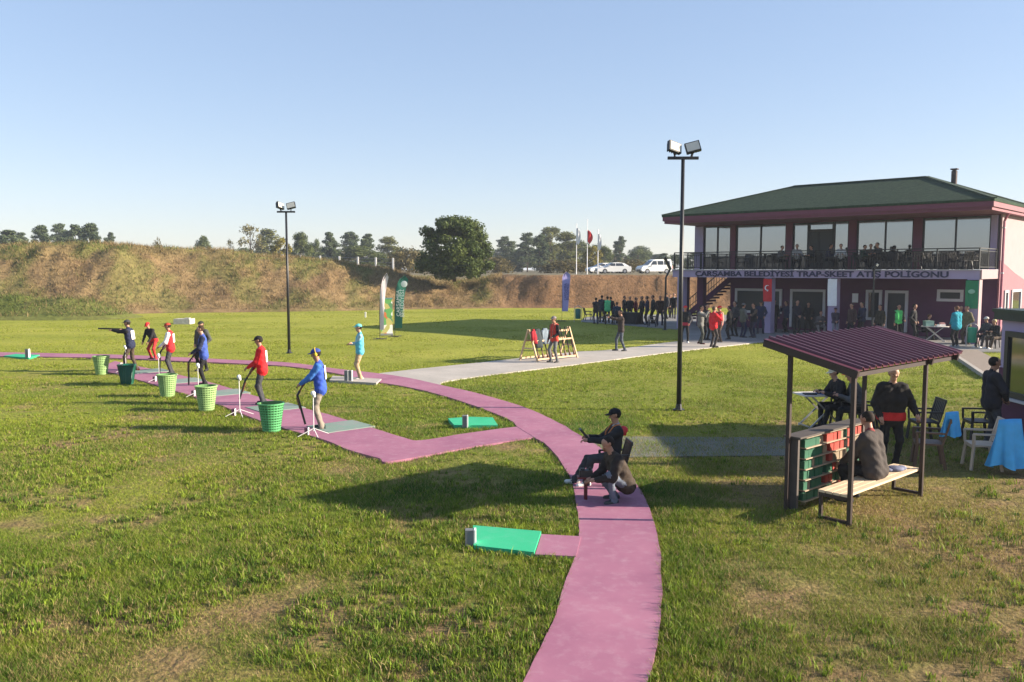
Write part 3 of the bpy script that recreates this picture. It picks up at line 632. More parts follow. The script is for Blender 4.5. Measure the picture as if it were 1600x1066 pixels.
# roof
E = -.5; x0, x1, y0, y1 = -17.0, .58, E, 10.5; ze = 6.72; zr = 8.44; rl, rr = -11.3, -3.97; ym = 5.0
mb = MB(); 
for dz in (0,):
    V = [(x0, y0, ze), (x1, y0, ze), (x1, y1, ze), (x0, y1, ze), (rl, ym, zr), (rr, ym, zr)]
    V2 = [(a, b, c - .12) for a, b, c in V]
    mb.add(V + V2, [(0, 1, 5, 4), (1, 2, 5), (2, 3, 4, 5), (3, 0, 4), (6, 10, 11, 7), (7, 11, 8), (8, 11, 10, 9), (9, 10, 6), (0, 6, 7, 1), (1, 7, 8, 2), (2, 8, 9, 3), (3, 9, 6, 0)])
def shingle_mat():
    m = bpy.data.materials.new('green_shingle'); m.use_nodes = True; n = m.node_tree.nodes; l = m.node_tree.links; p = n['Principled BSDF']; p.inputs['Roughness'].default_value = .9
    p.inputs['Specular IOR Level'].default_value = .15
    tc = n.new('ShaderNodeTexCoord'); b = n.new('ShaderNodeTexBrick'); b.inputs['Scale'].default_value = 3.2; b.inputs['Color1'].default_value = (.014, .032, .02, 1); b.inputs['Color2'].default_value = (.028, .052, .03, 1); b.inputs['Mortar'].default_value = (.015, .03, .02, 1); b.inputs['Mortar Size'].default_value = .03
    l.new(tc.outputs['Object'], b.inputs[0]); nz = n.new('ShaderNodeTexNoise'); nz.inputs['Scale'].default_value = 5; nz.inputs['Detail'].default_value = 8; nz.inputs['Roughness'].default_value = .7; l.new(tc.outputs['Object'], nz.inputs[0])
    mx = n.new('ShaderNodeMix'); mx.data_type = 'RGBA'; mx.inputs[0].default_value = .45; l.new(b.outputs[0], mx.inputs[6]); r = n.new('ShaderNodeValToRGB'); r.color_ramp.elements[0].color = (.010, .024, .014, 1); r.color_ramp.elements[1].color = (.062, .10, .052, 1); r.color_ramp.elements[0].position = .35; r.color_ramp.elements[1].position = .7
    l.new(nz.outputs[0], r.inputs[0]); l.new(r.outputs[0], mx.inputs[7]); l.new(mx.outputs[2], p.inputs['Base Color'])
    bp = n.new('ShaderNodeBump'); bp.inputs['Strength'].default_value = .6; bp.inputs['Distance'].default_value = .03; l.new(b.outputs[1], bp.inputs['Height']); bp.invert = True; l.new(bp.outputs[0], p.inputs['Normal']); return m
ro = mb.build('roof', shingle_mat(), club)
ch = MB(); cx_ = bx(1482, 6.2); ch.box((cx_, 6.2, 8.2), (.24, .24, 1.15)).box((cx_, 6.2, 8.87), (.34, .34, .06)).box((cx_, 6.2, 8.80), (.17, .17, .12)); ch.build('chimney', mat('sooty_brick', (.07, .05, .05), .9, .3), ro)
for a, b in (((x0, y0), (rl, ym)), ((x1, y0), (rr, ym)), ((x1, y1), (rr, ym)), ((x0, y1), (rl, ym))):
    MB().bar((a[0], a[1], ze + .02), (b[0], b[1], zr + .02), .22, .05).build('hip_cap', mat('green_ridge', (.028, .052, .03), .85, .2), ro)
MB().bar((rl, ym, zr + .02), (rr, ym, zr + .02), .24, .05).build('ridge_cap', MATS['green_ridge'], ro)
# fascia boards, two stepped, and soffit
fa = MB(); fb = MB()
for (a, b, z0, h_, ins) in ((0, 0, 6.48, .24, .05), (0, 0, 6.29, .155, .13)):
    L, Wd = x1 - x0 - 2 * ins, y1 - y0 - 2 * ins; cx, cy = (x0 + x1) / 2, (y0 + y1) / 2
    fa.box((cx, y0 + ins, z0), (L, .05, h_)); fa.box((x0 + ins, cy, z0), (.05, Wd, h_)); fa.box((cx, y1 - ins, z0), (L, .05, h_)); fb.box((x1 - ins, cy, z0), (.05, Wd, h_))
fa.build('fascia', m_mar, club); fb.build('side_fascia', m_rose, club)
MB().box(((x0 + x1) / 2, (y0 + y1) / 2, 6.225), (x1 - x0 - .3, y1 - y0 - .3, .02)).build('soffit', mat('soffit_board', (.24, .10, .12), .7, .1), club)
# gutter downpipe at the right corner
dp = MB(); dp.tube([(.45, 2.9, 6.25), (.30, 3.0, 6.0), (.22, 3.1, 5.85), (.22, 3.12, .1)], .06, 8); dp.build('downpipe', mat('pipe_rose', (.36, .10, .16), .5, .1), club)
dk = MB()
for z in (5.5, 3.3, 1.6): dk.cyl((.22, 3.12, z), (.22, 3.12, z + .07), .08)
dk.build('pipe_clamps', m_white, club)
# balcony railing
hz = SZ + .02
def rail(a, b, nposts, nb):
    a = Vector(a); b = Vector(b); mb = MB()
    for z, t in ((.98, .05), (.86, .03), (.10, .035)): mb.bar(a + Vector((0, 0, hz + z)), b + Vector((0, 0, hz + z)), t, t)
    mb.build('railing_bars', m_iron, club)
    me = MB().box((0, 0, .48), (.016, .016, .78)).mesh('baluster', m_iron); mp = MB().box((0, 0, .49), (.05, .05, .97)).mesh('railing_post', m_iron)
    for i in range(nposts): mesh_obj('railing_post', mp, club, a.lerp(b, i / (nposts - 1)) + Vector((0, 0, hz - .01)))
    for i in range(1, nb):
        mesh_obj('baluster', me, club, a.lerp(b, i / nb) + Vector((0, 0, hz)))
rail((XB + .05, .08, 0), (-.06, .08, 0), 10, 132); rail((-.06, .12, 0), (-.06, V1 - .2, 0), 3, 22); rail((XB + .05, .12, 0), (XB + .05, V1 - .2, 0), 3, 20)
# ground floor windows, doors (under the balcony)
def gopen(p0, p1, yt, yb, Yv, door=False, split=0, m_p=None, name='window'):
    x0, x1 = bx(p0, V1), bx(p1, V1); Yd = bw((x0 + x1) / 2, V1).y
    z1 = 3.5 - (yt - HOR) * Yd / F; z0 = 3.5 - (yb - HOR) * Yd / F
    if door: z0 = .06
    t = .14; f = MB(); f.box(((x0 + x1) / 2, V1 - .04, z1 - t / 2), (x1 - x0, .12, t))
    if not door: f.box(((x0 + x1) / 2, V1 - .05, z0 + t / 2), (x1 - x0, .16, t))
    f.box((x0 + t / 2, V1 - .038, (z0 + z1) / 2), (t, .12, z1 - z0 - (.28 if not door else .28))); f.box((x1 - t / 2, V1 - .038, (z0 + z1) / 2), (t, .12, z1 - z0 - .28))
    fo = f.build(name, m_white, club); n = split + 1; wi = (x1 - x0 - 2 * t) / n
    for i in range(n): MB().box((x0 + t + wi * (i + .5), V1 - .012, (z0 + z1) / 2), (wi - .05, .02, z1 - z0 - 2 * t + (t if door else 0))).build('pane', m_p or m_dglass, fo)
    if split or door: MB().box(((x0 + x1) / 2, V1 - .02, (z0 + z1) / 2), (x1 - x0 - 2 * t, .012, z1 - z0 - t)).build('inner_frame', m_frame, fo)
    if door: MB().box((x0 + t + wi - .12, V1 - .07, 1.05), (.04, .06, .35)).build('handle', mat('steel', (.5, .5, .5), .35, .05, metal=.9), fo)
gopen(1149, 1222, 451, 489, 0, split=1); gopen(1235, 1290, 452, 520, 0, door=True, split=1, name='door'); gopen(1353, 1378, 453, 500, 0, split=0); gopen(1383, 1419, 454, 525, 0, door=True, name='door'); gopen(1464, 1505, 452.5, 471, 0, split=1)
x = bx(1336, V1); MB().box((x, V1 - .02, 1.95), (.32, .03, .5)).build('notice_sheet', mat('paper', (.75, .75, .75), .8, .03), club)
# outside stair at the left end
st = MB(); xa, xb = bx(1143, 4.0), bx(1058, 4.0)
stair_n = 16
for i in range(stair_n):
    t = i / stair_n; st.box((xb + (xa - xb) * (t + .5 / stair_n), 5.0, .1 + 3.2 * t), (abs(xa - xb) / stair_n + .04, 1.1, .12))
st.build('stair_treads', m_plum, club)
mb = MB(); mb.bar((xb, 4.42, .15), (xa, 4.42, 3.2), .06, .34); mb.build('stair_stringer', m_plum, club)
mb = MB(); mb.bar((xb, 4.42, 1.1), (xa, 4.42, 4.15), .05, .05); mb.bar((xb, 4.42, .6), (xa, 4.42, 3.65), .03, .03)
for i in range(22): t = i / 21; mb.box((xb + (xa - xb) * t, 4.42, .62 + 3.05 * t), (.025, .025, .95))
mb.build('stair_railing', m_iron, club)
tag(club, 'two storey pink and plum clubhouse with green hip roof and glazed balcony', 'building')
# banners hung on the pillars (cloth hanging clear of the pillar)
def hang(px, wpx, yt, yb, m_, label, x=None, name='hanging_banner'):
    xx = bx(px, -.06) if x is None else x; Yd = bw(xx, -.06).y; z1 = 3.5 - (yt - HOR) * Yd / F; z0 = 3.5 - (yb - HOR) * Yd / F; wd = wpx / F * Yd * 1.2
    r = empty(name, bw(xx, -.06, 0), BA); mb = MB(); n = 8; vs = []
    for i in range(n + 1):
        for j in range(5): vs.append((wd * (j / 4 - .5), -.03 - .025 * math.sin(j * 1.7 + i * .6), z1 + (z0 - z1) * i / n))
    vs += [(a, b + .006, c) for a, b, c in vs]; k = (n + 1) * 5
    fs = [(i * 5 + j, (i + 1) * 5 + j, (i + 1) * 5 + j + 1, i * 5 + j + 1) for i in range(n) for j in range(4)]
    fs += [tuple(q + k for q in f[::-1]) for f in fs]
    mb.add(vs, fs); mb.build('cloth', m_, r); MB().cyl((-wd / 2 - .03, -.03, z1), (wd / 2 + .03, -.03, z1), .018).build('rod', m_iron, r)
    tag(r, label, 'banner', 'banners hung on the clubhouse pillars'); return r, wd, z0, z1
m_red = mat('flag_red', (.55, .02, .025), .75, .08); m_wht = mat('cloth_white', (.75, .75, .78), .8, .04); m_grn = mat('banner_green', (.02, .20, .09), .75, .08)
r, wd, z0, z1 = hang(1199, 12, 435.5, 471, m_red, 'red banner with white crescent and star on a clubhouse pillar')
zc = z1 * .6 + z0 * .4; cr = MB(); n = 14; R1 = wd * .30; vs = []
for i in range(n + 1):
    t = R(60) + R(240) * i / n; vs += [(R1 * math.cos(t) , -.07, zc + R1 * math.sin(t)), (R1 * .78 * math.cos(t) + R1 * .2, -.07, zc + R1 * .78 * math.sin(t))]
vs += [(a, b + .01, c) for a, b, c in vs]; k = 2 * n + 2
cr.add(vs, [(2 * i, 2 * i + 1, 2 * i + 3, 2 * i + 2) for i in range(n)] + [(2 * i + k, 2 * i + 2 + k, 2 * i + 3 + k, 2 * i + 1 + k) for i in range(n)])
cr.build('crescent', m_wht, r)
sv = []
for i in range(10): q = R(90 + 36 * i); rr_ = wd * (.13 if i % 2 == 0 else .055); sv.append((rr_ * math.cos(q) + wd * .02, zc - R1 * 1.0 + rr_ * math.sin(q)))
MB().extr(sv, lambda p: (p[0], -.07, p[1]), lambda p: (p[0], -.06, p[1])).build('star', m_wht, r)
hang(1300, 12, 435.5, 478, m_wht, 'plain white banner on the middle clubhouse pillar')
r, wd, z0, z1 = hang(1521, 15, 438, 482, m_grn, 'green banner on the right corner pillar of the clubhouse', x=-.27)
MB().ell((0, -.065, z1 * .6 + z0 * .4), (wd * .28, .012, wd * .2), 12, 6).build('emblem', mat('pale_green', (.25, .45, .33), .8), r)

# ================================================================== KIOSK at the right edge
kx, ky0, ky1 = 10.6, 13.6, 18.0
ki = empty('kiosk', (kx, ky1, 0)); kl = 3.2; kd = ky1 - ky0
def kbox(name, m_, x0, x1, y0, y1, z0, z1, par=None): return MB().box(((x0 + x1) / 2, (y0 + y1) / 2, (z0 + z1) / 2), (x1 - x0, y1 - y0, z1 - z0)).build(name, m_, par or ki)
wy0, wy1, wz0, wz1 = -kd + .6, -.28, .80, 2.2
kbox('lower_wall', m_plum, 0, kl, -kd, 0, 0, .74); kbox('upper_wall', m_lil, .02, kl, -kd + .01, -.01, 1.39, 2.42)
kbox('plum_band', m_plum, .001, kl, -kd + .005, -.005, .742, 1.388)
kbox('roof', mat('dark_roof', (.025, .035, .03), .6, .2), -.1, kl + .1, -kd - .1, .1, 2.425, 2.64); kbox('roof_trim', mat('dark_green_trim', (.012, .03, .022), .5), -.13, kl + .13, -kd - .13, .13, 2.59, 2.66)
wf = MB()
for c, d in (((-.03, (wy0 + wy1) / 2, wz1 - .06), (.08, wy1 - wy0, .12)), ((-.03, (wy0 + wy1) / 2, wz0 + .06), (.08, wy1 - wy0, .12)), ((-.03, wy0 + .06, (wz0 + wz1) / 2), (.08, .12, wz1 - wz0 - .24)), ((-.03, wy1 - .06, (wz0 + wz1) / 2), (.08, .12, wz1 - wz0 - .24)), ((-.03, wy1 - .9, (wz0 + wz1) / 2), (.08, .08, wz1 - wz0 - .24))): wf.box(c, d)
wfo = wf.build('window', m_frame, ki); MB().box((-.012, (wy0 + wy1) / 2, (wz0 + wz1) / 2), (.02, wy1 - wy0 - .2, wz1 - wz0 - .2)).build('pane', mat('kiosk_glass', (.16, .18, .17), .08, 0, metal=.9), wfo)
MB().box((-.06, (wy0 + wy1) / 2 + .1, wz0 - .03), (.16, wy1 - wy0 + .35, .05)).build('sill', m_white, wfo)
tag(ki, 'lilac and plum kiosk with a dark flat roof at the right edge', 'kiosk')

# ================================================================== SHELTER with bench
P1 = Vector((4.63, 11.17, 0)); sa = Vector((.749, .663, 0)).normalized(); sb = Vector((-sa.y, sa.x, 0)); SL = 2.31; SDp = .95
sang = math.atan2(sa.y, sa.x); sh = empty('bench_shelter', P1, sang)       # local x along the bench, y to the rear
m_brown = mat('brown_steel', (.035, .022, .02), .5, .15)
m_sheet = mat('maroon_sheet', (.09, .018, .028), .38, .15, 3, spec=.5)
for x_, y_, h_ in ((0, 0, 2.12), (SL, 0, 2.12), (0, SDp, 2.34), (SL, SDp, 2.34)): MB().box((x_, y_, h_ / 2 - .02), (.055, .055, h_)).build('post', m_brown, sh)
for x_ in (0, SL):
    MB().bar((x_, .04, .03), (x_, .42, .03), .05, .04).build('floor_rail', m_brown, sh); MB().box((x_, .42, .21), (.045, .045, .40)).build('bench_leg', m_brown, sh)
    MB().bar((x_, .04, .36), (x_, .44, .36), .04, .05).build('seat_bearer', m_brown, sh)
m_slat = mat('pale_pine', (.66, .50, .33), .7, .12, 5, bump=.15)
for i in range(4): MB().box((SL / 2, .075 + .108 * i, .405), (SL + .06, .092, .034)).build('slat', m_slat, sh)
def rz_(y): return 2.165 + .237 * (y + .03)
ov = (-.12, SL + 1.0, -.10, 1.32)        # roof extent: x0,x1,y0,y1
for y_ in (0, SDp): MB().bar((ov[0] + .05, y_, rz_(y_) - .09), (ov[1] - .05, y_, rz_(y_) - .09), .06, .06).build('purlin', m_brown, sh)
for x_ in (ov[0] + .02, SL, ov[1] - .02): MB().bar((x_, ov[2], rz_(ov[2]) - .05), (x_, ov[3], rz_(ov[3]) - .05), .05, .10).build('rafter', m_brown, sh)
# trapezoid sheet: profile along x
prof = []; xx = ov[0]; pitch = .19
while xx < ov[1] - .01:
    prof += [(xx, 0), (xx + pitch * .68, 0), (xx + pitch * .76, .036), (xx + pitch * .92, .036)]; xx += pitch
prof.append((ov[1] + .02, 0)); vs = []
for x_, h_ in prof:
    for y_ in (ov[2], ov[3]):
        for dz in (0, -.012): vs.append((x_, y_, rz_(y_) + .01 + h_ + dz))
fs = []
for i in range(len(prof) - 1):
    a = 4 * i; b = a + 4; fs += [(a, b, b + 2, a + 2), (a + 1, a + 3, b + 3, b + 1), (a, a + 1, b + 1, b), (a + 2, b + 2, b + 3, a + 3)]
MB().add(vs, fs).build('roof_sheet', m_sheet, sh)
tag(sh, 'small open shelter with maroon ribbed metal roof over a slatted bench', 'shelter')
# cartridge shelf at the rear of the shelter
def sloc(x, y, z=0): p = P1 + sa * x + sb * y; return Vector((p.x, p.y, z))
sf = empty('cartridge_shelf', sloc(.10, SDp - .02), sang); FW = 2.0
for x_ in (0.0, FW): MB().box((x_, 0, .54), (.05, .19, 1.06)).build('side_panel', mat('shelf_grey', (.075, .062, .055), .7, .15), sf)
MB().box((FW / 2, .115, .56), (FW - .05, .012, .98)).build('back_panel', mat('shelf_back', (.03, .03, .03), .8), sf)
rows = 6; rh = .158
for i in range(rows + 1): MB().box((FW / 2 + .04, -.02, .11 + rh * i), (FW - .22, .22, .016)).build('shelf_board', mat('shelf_board', (.36, .28, .20), .7, .1), sf)
MB().box((FW / 2, -.02, 1.085), (FW + .14, .27, .025)).build('top_board', MATS['shelf_grey'], sf)
tag(sf, 'low grey shelf unit at the rear of the shelter filled with cartons', 'shelf')
bm_ = {'green': mat('carton_green', (.018, .10, .055), .55, .15), 'red': mat('carton_red', (.36, .05, .035), .55, .12), 'tan': mat('carton_tan', (.24, .18, .12), .7, .15)}
pat = ['ggggt.rrrrtgr.rr', 'gggggt.rrrrtr.tt', 'ggtggt.rttttg.rr', 'ggggg.ggrtgg.ggg', 'gtggg.rrggtg.rrr', 'ggggt.ggrrrt.ggr']
for i, s_ in enumerate(pat):
    for j, c_ in enumerate(s_):
        if c_ == '.': continue
        k = {'g': 'green', 'r': 'red', 't': 'tan'}[c_]
        if (k, 'b') not in ALLCH: ALLCH[(k, 'b')] = MB().box((0, 0, .056), (.102, .14, .112)).box((0, -.002, .1125), (.07, .1, .006)).mesh('cartridge_carton', bm_[k])
        o = mesh_obj('cartridge_carton', ALLCH[(k, 'b')]); p = sloc(.10 + .20 + j * .108, SDp - .05 + random.uniform(-.012, .012), .11 + rh * (rows - 1 - i) + .009); o.location = p; o.rotation_euler = (0, 0, sang + random.uniform(-.04, .04))
        tag(o, k + ' cartridge carton, ' + ORD[j - s_[:j].count('.')] + ' from the left in the ' + ['top', 'second', 'third', 'fourth', 'fifth', 'bottom'][i] + ' row of the shelf', 'carton', k + ' cartridge cartons on the shelf')

# ================================================================== LAMP POSTS
m_pole = mat('black_pole', (.016, .017, .02), .42, .1)
m_lens = mat('flood_lens', (.62, .60, .52), .25, .05, spec=.7)
def lamp(px, py, ytop, label, tilt=0.0, heads=((-1, 25), (1, -25)), r=.055, hs=.36):
    b = G(px, py); H = A(px, ytop, b.y).z - .14
    L = empty('lamp_post', b); MB().cyl((0, 0, 0), (0, 0, H), r * 1.15, r * .8, 10).build('pole', m_pole, L, True)
    MB().cyl((0, 0, 0), (0, 0, .03), r * 2.6, n=10).cyl((0, 0, .03), (0, 0, .16), r * 1.6, r * 1.25, 10).build('base_plate', m_pole, L)
    MB().box((0, 0, H + .03), (.75, .07, .07)).build('crossarm', m_pole, L)
    for s_, yaw in heads:
        M = Matrix.Rotation(R(yaw + (20 if s_ > 0 else 0)), 4, 'Z') @ Matrix.Rotation(R(-14 * s_), 4, 'Y') @ Matrix.Rotation(R(-18), 4, 'X')
        c = Vector((s_ * hs * .62, -.04, H + .28)); hd = MB(); hd.box(c, (hs, .10, hs * .72), M=M.to_3x3()); 
        for q in range(5): hd.box(c + M.to_3x3() @ Vector((hs * (q - 2) * .18, .08, 0)), (.02, .07, hs * .6), M=M.to_3x3())
        ho = hd.build('floodlight', m_pole, L); MB().box(c + M.to_3x3() @ Vector((0, -.055, 0)), (hs * .86, .012, hs * .58), M=M.to_3x3()).build('lens', m_lens, ho)
        MB().bar((s_ * .2, 0, H + .05), (c.x, c.y, c.z - .12), .03, .05).build('bracket', m_pole, L)
    tag(L, label, 'lamp post', 'floodlight posts'); return L
lamp(1060.5, 641, 240, 'tall near floodlight post with two square lamp heads by the lawn', hs=.36)
lamp(452, 552, 327, 'far floodlight post standing on the left field', heads=((-1, 60), (1, -20)), hs=.36)
b = G(1039, 516); L = empty('lamp_post', b); Y = b.y
MB().tube([(0, 0, 0), (0, 0, A(1039, 434, Y).z), A(1047, 421, Y) - b + Vector((0, 0, 0)), A(1047.5, 418, Y) - b], [.075, .06, .06, .06], 8).build('pole', m_pole, L)
p0, p1 = A(1047.5, 421, Y) - b, A(1038, 402, Y) - b; MB().bar(p0, p1, .32, .12).build('floodlight', m_pole, L); MB().cyl((0, 0, 0), (0, 0, .04), .16).build('base_plate', m_pole, L)
tag(L, 'bent dark floodlight post left of the clubhouse', 'lamp post', 'floodlight posts')
b = G(1362, 533); L = empty('lamp_post', b); Y = b.y; H = A(1362, 424, Y).z
MB().cyl((0, 0, 0), (0, 0, H), .06, .045).build('pole', m_pole, L); MB().box((.02, 0, H + .2), (.12, .2, .3), M=Matrix.Rotation(R(35), 3, 'Y')).box((.12, 0, H + .02), (.4, .05, .05)).build('floodlight', m_pole, L); MB().box((.1, -.02, H + .3), (.1, .18, .12), M=Matrix.Rotation(R(35), 3, 'Y')).build('lens', m_lens, L)
tag(L, 'slim dark lamp post in front of the clubhouse sign', 'lamp post', 'floodlight posts')

# ================================================================== FEATHER FLAGS, ROLL-UP, FLAG POLES
def feather(px, py, ytop, wpx, m_, label, texts=None, lean=.10, tm=None, yaw=0, emb_=None, bot=.14):
    b = G(px, py); H = A(px, ytop, b.y).z; wd = wpx / F * b.y; r = empty('feather_flag', b, R(yaw))
    pole = [(0, 0, 0), (0, 0, H * .4), (lean * .3, 0, H * .8), (lean * 1.0 + wd * .35, 0, H * .97), (wd * .7 + lean, 0, H)]
    MB().tube(pole, .014, 6).build('pole', m_pole, r)
    n = 14; vs = []
    for i in range(n + 1):
        t = i / n; z = H * bot + H * (1 - bot) * t; x0 = lean * max(0, (t - .35) / .65) ** 2
        top = math.sqrt(max(0, 1 - max(0, (t - .86) / .14) ** 2)); x0 = x0 + (wd * .45 * max(0, (t - .86) / .14) ** 2)
        ww = wd * (.72 + .28 * t) * max(.12, top if t > .86 else 1)
        for j in range(5): vs.append((x0 + ww * j / 4, .03 * math.sin(t * 6 + j * .9), z))
    vs += [(a, b_ + .005, c) for a, b_, c in vs]; k = (n + 1) * 5
    fs = [(i * 5 + j, i * 5 + j + 1, (i + 1) * 5 + j + 1, (i + 1) * 5 + j) for i in range(n) for j in range(4)]; fs += [tuple(q + k for q in f[::-1]) for f in fs]
    MB().add(vs, fs).build('cloth', m_, r, True)
    bs = MB(); 
    for q in range(4): bs.bar((0, 0, .02), (.38 * math.cos(q * 1.57 + .6), .38 * math.sin(q * 1.57 + .6), .02), .05, .03)
    bs.build('cross_base', m_pole, r)
    for (s_, xo, zc, sz) in (texts or []):
        text_obj(s_, sz, tm, r, Matrix.Translation((xo, -.045, zc)) @ Matrix.Rotation(R(90), 4, 'X') @ Matrix.Rotation(R(90), 4, 'Z'), ext=.004)
    if emb_: MB().ell((emb_[0], -.05, emb_[1]), (emb_[2], .01, emb_[2]), 16, 6).build('emblem', tm, r)
    tag(r, label, 'flag', 'feather flags beside the paths'); return r
feather(593.5, 530, 427, 9, mat('cloth_pale_pink', (.68, .60, .62), .8, .06), 'pale pinkish feather flag leftmost on the field', lean=.25)
feather(617, 526, 431, 16, mat('cloth_teal_green', (.03, .17, .12), .75, .1), 'dark green feather flag with white vertical lettering', [('ÇARŞAMBA', .21, 1.75, .26), ('BELEDİYESİ', .42, 1.75, .28)], lean=.28, tm=mat('print_white', (.66, .72, .70), .8, .02), emb_=(.52, 2.75, .17))
feather(878, 502, 425, 13, mat('cloth_violet', (.40, .36, .68), .75, .08), 'violet blue feather flag near the terrace with vertical lettering', [('ÇARŞAMBA', .22, 2.0, .22), ('BELEDİYESİ', .40, 2.0, .22)], lean=.02, tm=mat('print_blue', (.06, .07, .25), .8, .02), bot=.2)
# roll-up poster
b = G(604, 524); r = empty('roll_up_banner', b, R(12)); m_po = bpy.data.materials.new('poster_print'); m_po.use_nodes = True
n_ = m_po.node_tree.nodes; l_ = m_po.node_tree.links; tc = n_.new('ShaderNodeTexCoord'); vo = n_.new('ShaderNodeTexVoronoi'); vo.inputs['Scale'].default_value = 3.2; l_.new(tc.outputs['Object'], vo.inputs[0])
rp = n_.new('ShaderNodeValToRGB'); rp.color_ramp.interpolation = 'CONSTANT'
for i, (p_, c_) in enumerate([(0, (.75, .75, .70)), (.2, (.45, .42, .14)), (.4, (.12, .35, .10)), (.58, (.75, .73, .66)), (.72, (.55, .16, .05)), (.86, (.10, .25, .12))]):
    e = rp.color_ramp.elements[i] if i < 2 else rp.color_ramp.elements.new(p_); e.position = p_; e.color = (*c_, 1)
sx_ = n_.new('ShaderNodeSeparateColor'); l_.new(vo.outputs['Color'], sx_.inputs[0]); l_.new(sx_.outputs[0], rp.inputs[0]); l_.new(rp.outputs[0], n_['Principled BSDF'].inputs['Base Color'])
MB().box((.02, 0, 1.02), (.62, .008, 1.85)).build('poster', m_po, r); MB().box((.02, .02, .05), (.66, .2, .1)).build('base', mat('silver', (.4, .4, .42), .4, metal=.8), r); MB().cyl((.02, .03, .1), (.02, .03, 1.95), .012).build('pole', m_pole, r); MB().box((.02, 0, 1.97), (.64, .03, .06)).build('top_bar', mat('top_teal', (.12, .25, .25), .6), r)
tag(r, 'colourful roll-up poster between the pale and green feather flags', 'poster')
# flagpoles on the plateau
for px, yt, wv, m_, lb in ((900.5, 351, 6, m_wht, 'left flagpole with a limp white flag on the plateau'), (917.3, 344, 8, m_red, 'middle flagpole with a red flag on the plateau'), (934, 360, 5, m_wht, 'right flagpole with a limp white flag on the plateau')):
    Yf = 84; b = A(px, 427, Yf); b.z = 3.0; H = A(px, yt, Yf).z - 3.0; r = empty('flag_pole', b)
    MB().cyl((0, 0, 0), (0, 0, H), .045, .03, 8).build('pole', m_wht, r); MB().ell((0, 0, H + .03), (.06, .06, .06), 8, 5).build('finial', m_wht, r)
    z1 = H - .25 if m_ is m_wht else H - .95; fh = 1.55 if m_ is m_wht else 1.2; wd = wv * Yf / F; vs = []; n = 8
    for i in range(n + 1):
        t = i / n
        for j in range(5): vs.append((.03 + wd * (j / 4) * (.35 + .65 * math.sin(math.pi * min(1, t * .9 + .1)) ** .8), .10 * math.sin(j * 2.1 + t * 4), z1 - fh * t - .06 * j))
    vs += [(a, b_ + .006, c) for a, b_, c in vs]; k = (n + 1) * 5; fs = [(i * 5 + j, (i + 1) * 5 + j, (i + 1) * 5 + j + 1, i * 5 + j + 1) for i in range(n) for j in range(4)]; fs += [tuple(q + k for q in f[::-1]) for f in fs]
    MB().add(vs, fs).build('flag', m_, r, True); tag(r, lb, 'flag pole', 'flag poles on the plateau')

